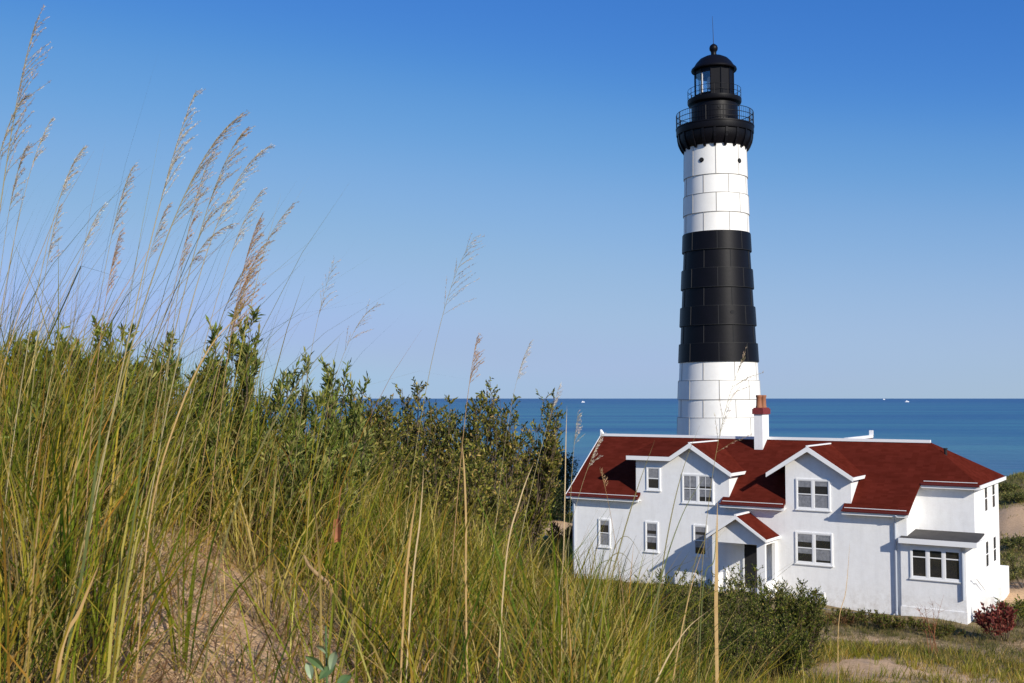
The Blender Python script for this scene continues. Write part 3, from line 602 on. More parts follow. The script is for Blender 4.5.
# ------------------------------------------------------------- boats on the lake
def boat(x, Y, L, label, cab=True):
    p = at(x, 400, Y); p.z = -2.3; e = empty('motorboat', p, R(random.uniform(-25, 25)))
    tag(e, label, 'boat', 'boats far out on the lake')
    h = L * .17; m = MB(); n_ = 9; prev = None
    secs = []
    for i in range(n_):
        t = i / (n_ - 1); x_ = (t - .5) * L; b = L * .15 * (1 - max(0, (t - .55) / .45) ** 2) + .02; sh = h * (1 + .5 * t)
        secs.append([(x_, -b, sh), (x_, -b * .7, .0), (x_, 0, -h * .4), (x_, b * .7, 0), (x_, b, sh)])
    vs_ = [[m.bm.verts.new(q) for q in sct] for sct in secs]
    for a, b in zip(vs_, vs_[1:]):
        for k in range(5): m.bm.faces.new((a[k], a[(k + 1) % 5], b[(k + 1) % 5], b[k]))
    m.bm.faces.new(vs_[0]); m.bm.faces.new(vs_[-1][::-1]); m.build('hull', M['boat'], e)
    if cab:
        m = MB(); m.prism([(-L * .22, -L * .1, h * 1.1), (L * .16, -L * .1, h * 1.1), (L * .06, -L * .09, h * 2.6), (-L * .2, -L * .09, h * 2.6)], (0, L * .19, 0)); m.build('cabin', M['boat'], e)
boat(583, 3200, 10, 'small white motorboat on the lake between the dark bush and the house')
boat(907, 3500, 12, 'white motorboat near the horizon above the right end of the red roof')
boat(884, 9500, 20, 'faint distant white boat on the horizon just left of the brighter boat')

# ------------------------------------------------------------- vegetation generators
def tints(n, pal, wts, var=.25):
    pal = np.array(pal); w_ = np.array(wts, float); w_ /= w_.sum()
    c = pal[rng.choice(len(pal), n, p=w_)]
    return np.clip(c * (1 + rng.normal(0, var, (n, 1))) * (1 + rng.normal(0, .06, (n, 3))), .004, .8)
GREEN = [(.115, .165, .011), (.23, .24, .018), (.40, .31, .035), (.66, .47, .17), (.025, .045, .004), (.42, .22, .035)]
def blades(base, h, wd, lean, az, curl, tint, nseg=5):
    """arrays: base (n,3) height h, width wd, start lean (rad), azimuth az, curl = extra bend to the tip"""
    n_ = len(h); t = np.linspace(0, 1, nseg + 1); P = np.zeros((n_, nseg + 1, 3)); P[:, 0] = base
    side = np.stack([-np.sin(az), np.cos(az), np.zeros(n_)], -1); hd = np.stack([np.cos(az), np.sin(az), np.zeros(n_)], -1)
    kink = np.where(rng.random(n_) < .16, rng.uniform(.6, 1.9, n_), 0); kseg = rng.integers(1, nseg + 1, n_)
    for i in range(1, nseg + 1):
        ang = lean + curl * (t[i] ** 1.6) + kink * (i > kseg); st = (h / nseg)[:, None]
        P[:, i] = P[:, i - 1] + st * (hd * np.sin(ang)[:, None] + np.array([0, 0, 1.]) * np.cos(ang)[:, None])
    tw = rng.uniform(-1.2, 1.2, n_); sd = side * np.cos(tw)[:, None] + hd * np.sin(tw)[:, None]
    prof = np.array([.75, 1, .95, .8, .5, .06]) if nseg == 5 else np.interp(t, [0, .3, .7, 1], [.75, 1, .7, .06])
    off = sd[:, None, :] * (wd[:, None] * prof[None, :] / 2)[:, :, None]
    V = np.stack([P - off, P + off], 2).reshape(n_, -1, 3)
    k = 2 * (nseg + 1); b = (np.arange(n_) * k)[:, None] + (np.arange(nseg) * 2)[None, :]
    F = np.stack([b, b + 1, b + 3, b + 2], -1).reshape(-1, 4)
    C = np.repeat(tint, k, 0)
    return V.reshape(-1, 3), F, C
def merge(parts):
    V = []; F = []; C = []; o = 0
    for v, f, c in parts: V.append(v); F.append(f + o); C.append(c); o += len(v)
    return np.concatenate(V), np.concatenate(F), np.concatenate(C)
def sample(x0, x1, Y0, Y1, dens):
    """uniform points over the ground between photo columns and depths"""
    a0, a1 = (x0 - CX) / FPX, (x1 - CX) / FPX; n_ = int(dens * (a1 - a0) * (Y1 ** 2 - Y0 ** 2) / 2)
    Y = np.sqrt(rng.uniform(Y0 ** 2, Y1 ** 2, n_)); a = rng.uniform(a0, a1, n_)
    return a * Y, Y
def in_house(x, y, m=.35):
    dx = x - OX; dy = y - OY; u = dx * math.cos(TH) - dy * math.sin(TH); v = -(dx * math.sin(TH) + dy * math.cos(TH))
    return (u > UL - m) & (u < 3.3 + m) & (v < .5 + m) & (v > -9) | ((u > -9.4) & (u < -6.0) & (v < 2.0) & (v > -1)) | (np.hypot(x - TXX, y - TYY) < 3.2)
def tussocks(x, y, per, spread, hm, wm, wind=.25, keep=1.0, pal=GREEN, wts=(3, 2.8, 2.1, 1.8, 3.0, 1.1), leanm=.28, curlm=.9, nseg=5, sandcut=1.08, hmax=None):
    s = sandy(x, y); clump = np.where(np.asarray(y) < 14, .25 + 1.1 * (vnoise(x, y, .38, 21) > .42), 1.0)
    k = (rng.random(len(x)) < np.clip(keep * (1 - sandcut * s) * clump, 0.02, 1)) & ~in_house(x, y); x = x[k]; y = y[k]
    n_ = len(x); cnt = rng.poisson(per, n_); idx = np.repeat(np.arange(n_), cnt); m = len(idx)
    th = rng.uniform(0, 2 * PI, m); rr = np.abs(rng.normal(0, spread, m)); bx_ = x[idx] + rr * np.cos(th); by = y[idx] + rr * np.sin(th)
    bz = ground(bx_, by) - .02; hs = rng.uniform(.65, 1.25, n_)[idx]
    h = hm * hs * rng.uniform(.45, 1.15, m); lean = np.abs(rng.normal(0, leanm, m)) + rr / max(spread, .01) * .06
    hx = np.cos(th) * 1 + wind * 3 * np.ones(m) * .5; hy = np.sin(th) * 1; az = np.arctan2(hy, hx)
    curl = np.abs(rng.normal(0, curlm, m)) * .8 + .1
    hue = tints(n_, pal, wts, .12)[idx]; own = tints(m, pal, wts, .22); c = hue * .45 + own * .55
    return blades(np.stack([bx_, by, bz], -1), h, wm * rng.uniform(.55, 1.3, m), lean, az, curl, c, nseg)

# near dune grass
P_ = []
x, y = sample(-60, 140, 2.3, 3.6, 60); P_.append(tussocks(x, y, 9, .09, .30, .006, wts=(.3, 1, 1.5, 2, 4, 4), nseg=3, leanm=1.0, curlm=1.3, sandcut=0, pal=[(.07, .09, .012), (.16, .12, .03), (.30, .18, .06), (.45, .30, .14), (.035, .028, .015), (.18, .09, .03)]))
x, y = sample(-60, 830, 2.3, 5.5, 18); P_.append(tussocks(x, y, 22, .06, .80, .0058, leanm=.34, curlm=1.1))
x, y = sample(-60, 330, 3.4, 7.0, 18); P_.append(tussocks(x, y, 22, .07, 1.18, .0060, curlm=1.1))
x, y = sample(-60, 900, 5.5, 10, 16); P_.append(tussocks(x, y, 22, .08, .78, .0075))
x, y = sample(250, 900, 10, 17, 12); P_.append(tussocks(x, y, 18, .10, .85, .010, nseg=4))
x, y = sample(-60, 900, 2.3, 17, 30); P_.append(tussocks(x, y, 10, .10, .34, .006, wts=(1, 1.5, 2, 3, 1.5, 3), nseg=3, leanm=.8, curlm=1.2, pal=[(.07, .09, .012), (.2, .16, .03), (.36, .22, .06), (.55, .38, .17), (.055, .04, .02), (.26, .12, .035)]))
x, y = sample(-60, 900, 2.6, 11, 22); P_.append(tussocks(x, y, 8, .12, .78, .0042, wts=(1, 2, 3, 3.5, 0, 2.5), leanm=.7, curlm=1.7, wind=0))
x, y = sample(-80, 250, 3.8, 6.6, 14); P_.append(tussocks(x, y, 9, .08, 1.55, .0042, wind=.9, wts=(2, 2, 2, 3, 1.5, 1.5), leanm=.20, curlm=.6, sandcut=.5))
x, y = sample(-80, 700, 2.6, 6.5, 4); P_.append(tussocks(x, y, 9, .05, .95, .0095, wts=(4, 3, 1, .6, 1.5, .3), leanm=.2, curlm=.7, sandcut=.4))
x, y = sample(60, 330, 2.8, 6.0, 11); P_.append(tussocks(x, y, 7, .05, .42, .0055, wts=(2, 1.5, 2, 3, 1.5, 2.5), nseg=4, leanm=.5, curlm=1.2, sandcut=.2))
V, F, C = merge(P_)
tag(np_mesh('dune_grass', V, F, M['grass'], tint=C), 'tall green and straw coloured beach grass covering the near dune', 'grass', kind='stuff')
# dry litter lying on the sand
x, y = sample(-60, 760, 2.0, 9, 1100); n_ = len(x)
k = rng.random(n_) < .35 + .65 * sandy(x, y); x = x[k]; y = y[k]; n_ = len(x)
z = ground(x, y) + rng.uniform(.0, .03, n_)
V, F, C = blades(np.stack([x, y, z], -1), rng.uniform(.06, .38, n_), rng.uniform(.002, .005, n_), rng.uniform(1.0, 1.6, n_), rng.uniform(0, 2 * PI, n_), rng.normal(0.1, .35, n_), tints(n_, [(.55, .36, .17), (.66, .48, .26), (.36, .20, .09), (.12, .07, .04), (.26, .25, .06)], (2.6, 2, 3, 3, 1.2)), 3)
tag(np_mesh('dry_litter', V, F, M['grass'], tint=C), 'dry straw and dead stems scattered on the sand among the near grass', 'dead grass', kind='stuff')
# slope and lawn down to the house
P_ = []
x, y = sample(560, 1100, 15, 27, 8); P_.append(tussocks(x, y, 14, .14, .55, .013, nseg=3, sandcut=1.2))
x, y = sample(560, 1120, 27, 41, 13); P_.append(tussocks(x, y, 12, .15, .46, .016, nseg=3, sandcut=1.15, wts=(3, 3, 3, 2.4, 1.8, 1.2)))
x, y = sample(560, 1120, 38, 49, 18); P_.append(tussocks(x, y, 10, .15, .30, .018, nseg=2, sandcut=1.2, pal=[(.12, .13, .03), (.2, .18, .05), (.34, .25, .1), (.06, .08, .02), (.42, .31, .15)], wts=(3, 3, 2, 2, 1.5)))
V, F, C = merge([(v, f, c) for v, f, c in P_])
tag(np_mesh('slope_grass', V, F, M['grass'], tint=C), 'rough grass on the slope falling to the white house', 'grass', kind='stuff')
P_ = []
x, y = sample(940, 1300, 49, 105, 6.0); P_.append(tussocks(x, y, 12, .35, .36, .04, nseg=2, sandcut=1.5, pal=[(.17, .17, .04), (.27, .25, .07), (.38, .31, .11), (.08, .10, .03)], wts=(3, 3, 2, 1.5)))
x, y = sample(420, 620, 58, 105, 2.2); P_.append(tussocks(x, y, 12, .35, .6, .05, nseg=2, sandcut=1.5))
x, y = sample(420, 620, 58, 76, 9); P_.append(tussocks(x, y, 12, .3, .5, .03, nseg=2, sandcut=1.3))
x, y = sample(420, 720, 34, 66, 7); P_.append(tussocks(x, y, 12, .2, .5, .022, nseg=2, sandcut=1.))
x, y = sample(420, 620, 17, 58, 2.2); P_.append(tussocks(x, y, 12, .3, .7, .03, nseg=2, sandcut=1.2))
V, F, C = merge(P_)
tag(np_mesh('far_dune_grass', V, F, M['grass'], tint=C), 'olive grass patches on the sandy dunes beyond the house', 'grass', kind='stuff')

def leaves(P, D, L, Wd, tint):
    """diamond leaves folded along the midrib"""
    n_ = len(P); D = D / np.linalg.norm(D, axis=1)[:, None]
    up = rng.normal(0, 1, (n_, 3)); S = np.cross(D, up); S /= np.linalg.norm(S, axis=1)[:, None] + 1e-9; Nn = np.cross(S, D)
    L = L[:, None]; Wd = Wd[:, None]
    V = np.stack([P, P + D * L * .5 + S * Wd * .5 + Nn * Wd * .15, P + D * L - Nn * L * .12, P + D * L * .5 - S * Wd * .5 + Nn * Wd * .15], 1).reshape(-1, 3)
    b = np.arange(n_)[:, None] * 4; F = np.concatenate([b + [[0, 1, 2]], b + [[0, 2, 3]]], 0)
    return V, F, np.repeat(tint, 4, 0)
def shrub(name, label, cat, base, H, Wd, nst, tw, lpt, LL, LW, pal, wts, group=None, bark='bark', up=.6, stem_r=.012, twl=.25, lean=(0, 0), shape=.5, sub=None):
    """base point, height, width; nst stems with tw twigs each and lpt leaves per twig"""
    e = empty(name, base); tag(e, label, cat, group)
    br = MB(); PP = []; DD = []; SH = []
    for i in range(nst):
        ph = random.uniform(0, 2 * PI); q = math.sqrt(random.random()); out = q * Wd / 2
        hh = H * (1 - .28 * q ** 2) * random.uniform(.72, 1.0)
        tip = Vector((math.cos(ph) * out + lean[0] * hh, math.sin(ph) * out + lean[1] * hh, hh))
        st = Vector((math.cos(ph) * out * .25, math.sin(ph) * out * .25, 0))
        c1 = st + (tip - st) * .5 + Vector((math.cos(ph) * out * .25, math.sin(ph) * out * .25, hh * .05))
        pts = []
        for k in range(6):
            t = k / 5; p = st * (1 - t) ** 2 + c1 * 2 * t * (1 - t) + tip * t * t
            pts.append(p + Vector((random.gauss(0, .015), random.gauss(0, .015), 0)) * H * .5 * (t > 0))
        br.tube(pts, [stem_r * (1 - .8 * k / 5) for k in range(6)], 4)
        for j in range(tw):
            t = random.uniform(.18, 1.0) ** .8; f = t * 5; k = min(int(f), 4); p = pts[k].lerp(pts[k + 1], f - k)
            sd = (pts[k + 1] - pts[k]).normalized()
            a2 = random.uniform(0, 2 * PI); r_ = Vector((math.cos(a2), math.sin(a2), random.uniform(-.1, .5)))
            d = (sd * up + r_ * (1 - up)).normalized(); ln = twl * random.uniform(.5, 1.2) * (1.15 - .5 * t)
            br.bar(p, p + d * ln, stem_r * .25)
            tt = np.linspace(.15, 1, lpt); bp = np.array(p)[None] + np.array(d)[None] * (tt * ln)[:, None]
            PP.append(bp); spread = rng.normal(0, 1, (lpt, 3)); DD.append(np.array(d)[None] * .9 + spread * .55 + np.array([0, 0, .25]))
            SH.append(np.full(lpt, random.uniform(.75, 1.25)))
    br.build('branches', M[bark], e)
    PP = np.concatenate(PP); DD = np.concatenate(DD); SH = np.concatenate(SH); n_ = len(PP)
    V, F, C = leaves(PP, DD, LL * rng.uniform(.6, 1.25, n_), LW * rng.uniform(.7, 1.2, n_), np.clip(tints(n_, pal, wts, .15) * SH[:, None], .004, .8))
    np_mesh('foliage', V, F, M['leaf'], e, tint=C)
    return e
def gp(px, Y, dz=0):
    x = (px - CX) / FPX * Y; return (x, Y, float(ground(x, Y)) + dz)
WIL = [(.17, .21, .035), (.28, .30, .08), (.06, .09, .018), (.40, .37, .12)]
# leafy willow shrubs on the near crest
NW = 'leafy willow shrubs on the dune crest'
for px, Y, top, wpx, lab in (
    (20, 6.6, 332, 130, 'leafy green shrub at the far left edge under the tall leaning plumes'),
    (95, 6.8, 322, 120, 'leafy shrub on the left crest below the long white plume'),
    (160, 6.9, 332, 110, 'leafy shrub between the two left clusters of plumed grass'),
    (226, 6.6, 288, 60, 'tallest slender leafy shrub spike beside the rust tinted plume'),
    (255, 7.3, 378, 90, 'low leafy shrub filling the gap right of the slender tall shrub'),
    (292, 7.4, 334, 80, 'upright leafy shrub with pointed grey green shoots against the pale sky'),
    (331, 7.8, 346, 60, 'outermost leafy shoot with open twigs just left of the lake glimpse'),
    (240, 6.2, 420, 130, 'low dark leafy shrub above the bare sand patch'),
    (320, 6.8, 420, 110, 'broad low green shrub above the rust coloured leaf'),
    (120, 5.8, 400, 150, 'dense low shrub in the thick of the left grass'),
    (30, 5.6, 400, 130, 'low shrub behind the grass stems at the lower left edge')):
    b = gp(px, Y, -.03); tz = at(px, top, Y).z; H = max(.35, tz - b[2]); Wd = wpx * Y / FPX * 1.1
    big = wpx > 100
    shrub('willow_shrub', lab, 'shrub', b, H, Wd, 22 if big else 15, 16, 10, .060, .015, WIL, (3, 3, 2, 1.2), NW, up=.72, stem_r=.007, twl=.15, lean=(.05, 0))
# darker bushes on the rim behind the grass
MID = [(.17, .18, .03), (.30, .26, .05), (.06, .075, .014), (.48, .36, .11)]
NM = 'dark bushes on the dune rim'
for px, Y, top, wpx, lab in (
    (362, 13.0, 404, 70, 'smallest dark bush of the rim next to the lake glimpse'),
    (402, 13.6, 386, 75, 'dark rim bush below the tall thin plumed stalk'),
    (438, 14.2, 402, 60, 'low gap bush with lake showing behind its tips'),
    (470, 13.8, 388, 75, 'dark rim bush behind the straw stalk and its pale plume'),
    (493, 14.0, 384, 64, 'highest dark rim bush with a pointed tip on the horizon'),
    (512, 14.6, 391, 34, 'right hand dark rim bush ending at the open lake'),
    (380, 12.0, 450, 90, 'low green bush in front of the rim bushes at their left end'),
    (450, 12.2, 452, 110, 'low green bush in front of the middle of the rim bushes'),
    (475, 12.8, 450, 60, 'low green bush in front of the highest rim bush')):
    b = gp(px, Y, -.05); tz = at(px, top, Y).z; H = (tz - b[2]) * 1.06; Wd = wpx * Y / FPX * 1.25; ln_ = (.20, 0) if top == 391 else (0, 0)
    shrub('dark_bush', lab, 'bush', b, H, Wd, 40, 18, 10, .055, .024, MID, (3, 3, 3, 1), NM, up=.5, stem_r=.014, twl=.24, lean=ln_)
# bushes in front of the house
FR = [(.12, .15, .022), (.21, .22, .035), (.04, .06, .012), (.38, .32, .09)]
NH = 'bushes along the foot of the dune before the house'
for px, Y, top, wpx, lab in (
    (612, 33, 580, 60, 'leftmost bush before the house wall seen over the near grass'),
    (655, 34, 568, 60, 'dark bush under the third ground floor window of the house'),
    (695, 35, 566, 55, 'dark bush just left of the porch post and the tan stalk'),
    (738, 36, 562, 60, 'tallest bush standing before the porch opening'),
    (778, 37, 574, 60, 'bush right of the porch with pale flowering tips'),
    (797, 36.5, 588, 40, 'rightmost porch bush under the paired ground floor windows'),
    (725, 31, 614, 80, 'lower loose bush on the slope below the porch'),
    (775, 32, 622, 50, 'lower bush at the right end of the slope thicket')):
    b = gp(px, Y, -.05); tz = at(px, top, Y).z; H = max(1.2, tz - b[2]); Wd = wpx * Y / FPX * 1.5
    shrub('green_bush', lab, 'bush', b, H, Wd, 46, 19, 11, .085, .035, FR, (3, 3, 3, 1), NH, up=.5, stem_r=.02, twl=.42)
RED = [(.30, .07, .055), (.40, .13, .10), (.16, .035, .03), (.30, .14, .08)]
shrub('red_shrub', 'red leaved sumac shrub at the right corner of the white sunroom', 'shrub', gp(997, 44.4, -.05), 1.5, 1.6, 20, 11, 9, .17, .07, RED, (3, 2, 3, 1), up=.5, stem_r=.015, twl=.35, lean=(-.25, 0))
shrub('green_shrub', 'round green shrub behind the red sumac by the side steps', 'shrub', gp(1010, 47.5, -.05), 1.3, 1.7, 14, 10, 9, .12, .05, FR, (3, 3, 2, 1), up=.5, stem_r=.015, twl=.4)
for px, Y, H, w_, lab in ((1022, 55.5, 2.0, 3.2, 'green bush on the sand right of the low white stair wall'), (1003, 86, .6, 2.2, 'dark shrub just below the crest of the right hand dune'), (1014, 80, .7, 2.0, 'shrub in the middle of the sandy right hand dune face'), (1022, 64, .8, 3.0, 'wide shrub beside the sand track on the right dune')):
    shrub('dune_shrub', lab, 'shrub', gp(px, Y, -.1), H, w_, 16, 11, 9, .16, .07, [(.14, .16, .04), (.22, .22, .06), (.08, .09, .03), (.3, .26, .09)], (3, 3, 2, 1), 'shrubs on the dune beyond the house', up=.5, stem_r=.02, twl=.5)
# weeds against the house foot
for k, (px, Y, H, lab) in enumerate(((832, 46.6, .35, 'rusty brown weed clump under the basement window'), (842, 46.9, .55, 'leftmost green weed clump at the foot of the blank front wall'), (866, 46.4, .65, 'taller weed clump at the foot of the front wall'), (882, 46.0, .45, 'weed clump left of the grey downspout foot'), (905, 45.6, .4, 'small weed clump below the sunroom corner'), (936, 44.8, .35, 'low weed clump below the sunroom windows'))):
    shrub('weed_clump', lab, 'weed', gp(px, Y, -.03), H * 1.15, 1.7, 22, 9, 8, .10, .035, FR + [(.25, .12, .07), (.10, .05, .04)] if k else [(.25, .13, .06), (.3, .2, .08)], (3, 3, 2, 1, 1.5, 1.5) if k else (1, 1), 'weeds along the foot of the house', up=.6, stem_r=.006, twl=.2)
# far trees left of the house
FT = [(.035, .055, .018), (.06, .075, .028), (.02, .035, .012), (.11, .1, .05)]
for px, Y, top, w_, lab in ((508, 88, 470, 5, 'dark tree behind the sand strip, half hidden by the rim bush'), (533, 90, 462, 4.6, 'dark tree in the middle behind the sand strip'), (556, 87, 452, 3.6, 'tallest far tree beside the left edge of the red roof'), (545, 84, 482, 5, 'short dark tree directly above the sand strip')):
    b = gp(px, Y, -.2); H = at(px, top, Y).z - b[2]
    e = empty('tree', b); tag(e, lab, 'tree', 'dark trees left of the house')
    tr_ = MB(); tr_.tube([(0, 0, -.3), (.08, 0, H * .3), (.15, .05, H * .6), (.1, .1, H * .9)], [.16, .13, .08, .02], 8)
    PP = []; DD = []
    for j in range(150):
        t = random.uniform(.18, 1); r_ = w_ / 2 * math.sqrt(max(.05, 1 - ((t - .5) / .62) ** 2)) * random.uniform(.3, 1)
        ph = random.uniform(0, 2 * PI); c = Vector((r_ * math.cos(ph), r_ * math.sin(ph), H * t))
        if j % 5 == 0: tr_.tube([(.1, .05, H * t * .75), c * .55 + Vector((0, 0, H * t * .4)), c], [.05, .03, .01], 4)
        m = 60; PP.append(np.array(c)[None] + rng.normal(0, .22, (m, 3))); DD.append(rng.normal(0, 1, (m, 3)) + np.array([0, 0, .4]))
    tr_.build('trunk', M['bark'], e)
    PP = np.concatenate(PP); DD = np.concatenate(DD); n_ = len(PP)
    V, F, C = leaves(PP, DD, rng.uniform(.12, .24, n_), rng.uniform(.06, .11, n_), tints(n_, FT, (3, 3, 3, .8)))
    np_mesh('crown', V, F, M['leaf'], e, tint=C)
shrub('red_shrub', 'dark red brown shrub tucked behind the left corner of the house', 'shrub', gp(562, 72, -.1), 1.6, 1.8, 16, 10, 9, .16, .07, [(.10, .03, .025), (.16, .06, .03)], (2, 1), up=.5, stem_r=.015, twl=.4)

# stone edging in front of the wall
s = MB(); u = -5.3
while u < 2.2:
    L_ = random.uniform(.3, .6); zz = .32 - (u + 5) * .035; jj = random.uniform(-.04, .04); s.box(u, u + L_ - .03, -1.15 + jj, -.92 + jj, zz - .5, zz + random.uniform(0, .05)); u += L_
eo = s.build('stone_edging', M['stone'], None, bevel=.015); eo.location = (OX, OY, 0); eo.rotation_euler = (0, 0, -TH)
tag(eo, 'low grey stone edging along the weedy bed at the front of the house', 'edging')

# ------------------------------------------------------------- single stalks
def curve(a, c, b, n_):
    a, c, b = Vector(a), Vector(c), Vector(b); return [a * (1 - t) ** 2 + c * 2 * t * (1 - t) + b * t * t for t in [i / n_ for i in range(n_ + 1)]]
def stalk(bx_, tip, Y, label, frac=.32, r=.0022, dens=1.0, col='tan', droop=.2, bl=.10, group='plumed grass stalks', mid=None, dY=0.):
    base = Vector(gp(bx_, Y, -.03)); tp_ = at(tip[0], tip[1], Y + dY)
    base_e = empty('seed_stalk', base); tag(base_e, label, 'grass stalk', group)
    L = tp_ - base; c = base + Vector((L.x * .22, L.y * .5, L.z * .62)) if mid is None else at(mid[0], mid[1], Y)
    pts = [p - base for p in curve(base, c, tp_, 16)]
    r = r * .68; s = MB(); s.tube(pts, [r * (1 - .75 * i / 16) for i in range(17)], 5)
    pal = dict(tan=[(.58, .44, .31), (.70, .58, .44), (.42, .29, .21)], pale=[(.72, .64, .54), (.80, .73, .64), (.55, .45, .36)], rust=[(.55, .34, .18), (.66, .45, .26), (.40, .22, .12)])[col]
    s.build('stem', mat_stem[col], base_e)
    PP = []; DD = []; LLn = []; tw = []
    k0 = 1 - frac; Lp = (pts[-1] - pts[int(16 * k0)]).length
    nb = max(12, int(30 * dens))
    bm = MB()
    for j in range(nb):
        t = k0 + frac * (j + random.random() * .8) / nb; f = t * 16; k = min(int(f), 15); p = pts[k].lerp(pts[k + 1], f - k); d = (pts[k + 1] - pts[k]).normalized()
        s_ = 1 - (t - k0) / frac; ln = Lp * bl / .36 * (.35 + .9 * s_) * random.uniform(.5, 1.1)
        a2 = random.uniform(0, 2 * PI); o_ = Vector((math.cos(a2), math.sin(a2) * .8, random.uniform(-.2, .3)))
        sp_ = .85 if bl > .13 else .38; q = (d * 1.1 + o_ * sp_ + Vector((.45, 0, 0))).normalized(); e_ = p + q * ln - Vector((0, 0, droop * ln * .5)); m_ = p.lerp(e_, .5) + Vector((0, 0, droop * ln * .3))
        bm.tube([p, m_, e_], [.0008, .0006, .0003], 3, cap=False)
        ns = max(4, int(ln / (.0075 if bl > .13 else .0038))); tt = rng.uniform(.15, 1, ns)
        P0 = np.array(p); P1 = np.array(m_); P2 = np.array(e_)
        B = (P0[None] * ((1 - tt) ** 2)[:, None] + P1[None] * (2 * tt * (1 - tt))[:, None] + P2[None] * (tt ** 2)[:, None])
        PP.append(B); DD.append(np.array(e_ - p)[None] / ln + rng.normal(0, .28, (ns, 3)))
    pl = bm.build('plume', mat_stem[col], base_e)
    PP = np.concatenate(PP); DD = np.concatenate(DD); n_ = len(PP)
    V, F, C = leaves(PP, DD, rng.uniform(.008, .014, n_) * (Y / 4) ** .5, rng.uniform(.0012, .0022, n_) * (Y / 4) ** .5, tints(n_, pal, (3, 2, 1), .12))
    np_mesh('spikelets', V, F, M['plume'], pl, tint=C)
mat_stem = dict(tan=mat('tan_stem', (.27, .22, .08), .7), pale=mat('pale_stem', (.34, .28, .14), .7), rust=mat('rust_stem', (.33, .2, .08), .7))
S = stalk
S(-40, (36, 22), 3.2, 'highest plume in the picture, leaning in at the top left edge', .4, .004, mid=(-4, 140))
S(-45, (26, 96), 3.4, 'plume bending in at the left edge just below the highest one', .3, .0035, mid=(-25, 135))
S(-20, (27, 146), 3.6, 'thin plume at the left edge, third from the top', .3, mid=(-5, 200))
S(-5, (83, 148), 3.6, 'lone pale plume pointing up right between the left edge and the big cluster', .26, .003, 1, 'pale', mid=(36, 200))
S(62, (132, 168), 3.6, 'short plume just left of the big leaning cluster', .3, mid=(98, 235))
S(66, (195, 93), 3.3, 'topmost plume of the big leaning cluster', .34, .0042, 1.1, 'pale', mid=(150, 195))
S(60, (238, 117), 3.3, 'long plume of the big cluster running up right under its topmost one', .38, .0045, 1.2, mid=(150, 182))
S(118, (245, 130), 3.5, 'plume in the middle of the big cluster with a brownish tip', .4, .0035, 1.2, mid=(188, 190))
S(130, (268, 147), 3.6, 'plume of the big cluster reaching farthest right', .36, .0035, 1.1, 'pale', mid=(192, 185))
S(150, (262, 190), 3.9, 'thin pale plume right of the big cluster', .3, .0028, .9, 'pale', mid=(212, 250))
S(160, (294, 203), 4.2, 'faint plume leaning farthest right above the rust tinted one', .25, .0025, .7, mid=(232, 262))
S(205, (258, 222), 4.4, 'dense rust tinted plume above the slender leafy shrub', .45, .0035, 1.8, 'rust', mid=(225, 300))
S(190, (262, 246), 4.6, 'short rust plume tucked beside the dense rust tinted one', .4, .003, 1.4, 'rust', mid=(212, 330))
S(85, (120, 232), 3.4, 'narrow straw coloured seed head inside the left grass', .25, .003, 1, 'rust', mid=(90, 330))
S(120, (232, 224), 4.0, 'drooping tan plume below the big cluster', .3, .003, 1, mid=(150, 250), droop=.6)
S(25, (60, 205), 3.5, 'slim plume above the far left shrub', .25, .0028, .7, mid=(30, 300))
S(285, (334, 264), 6.0, 'open airy plume standing alone over the upright leafy shrub', .3, .003, .6, bl=.16, mid=(306, 330))
S(300, (378, 304), 6.2, 'airy plume bent flat to the right above the lake glimpse', .36, .0028, .6, bl=.14, mid=(328, 332))
S(395, (474, 238), 6.0, 'tall thin stalk with open plume left of the lighthouse over the rim bushes', .36, .0035, .7, bl=.15, mid=(428, 300))
S(447, (477, 338), 5.6, 'pale straw stalk with a bushy plume in front of the rim bushes', .24, .005, 1.0, 'rust', bl=.13, mid=(460, 420))
S(488, (530, 343), 6.5, 'fine plume leaning right above the highest rim bush', .25, .0025, .8, 'pale', mid=(500, 400))
S(498, (560, 385), 6.0, 'pale bare tipped stalk crossing the lake beside the rim bushes', .14, .004, .5, 'pale', mid=(530, 470))
S(565, (578, 414), 5.0, 'pale stalk with sparse plume rising beside the left roof edge', .2, .003, .6, 'pale', mid=(567, 480))
S(548, (602, 434), 5.4, 'sparse thin plume crossing the left slope of the red roof', .2, .0028, .5, 'pale', mid=(560, 520))
S(690, (745, 356), 4.6, 'forked feathery plume crossing the lower white bands of the lighthouse', .35, .0028, .5, 'tan', bl=.15, mid=(695, 450))
S(640, (600, 470), 4.4, 'curved stalk over the left red roof slope bending left', .15, .0026, .5, 'rust', mid=(618, 520))

S(150, (214, 152), 3.8, 'fine plume between the topmost one and the long curved one of the big cluster', .3, .0026, .8, mid=(172, 215))
S(100, (168, 205), 4.0, 'small dull plume low on the left side of the big cluster', .28, .0026, .8, mid=(135, 260))
S(140, (196, 214), 4.2, 'small plume under the middle of the big cluster', .3, .0026, .9, 'rust', mid=(165, 270))
S(175, (250, 262), 4.6, 'low plume left of the slender shrub, brushing the leaf tips', .3, .0026, .9, 'tan', mid=(205, 310))
S(20, (104, 205), 3.9, 'thin plume over the left shrub, right of the lone pale plume', .25, .0026, .7, 'pale', mid=(60, 260))
S(-30, (52, 118), 3.7, 'slim arching plume between the two upper left edge plumes and the lone pale one', .24, .0026, .7, 'pale', mid=(5, 190))

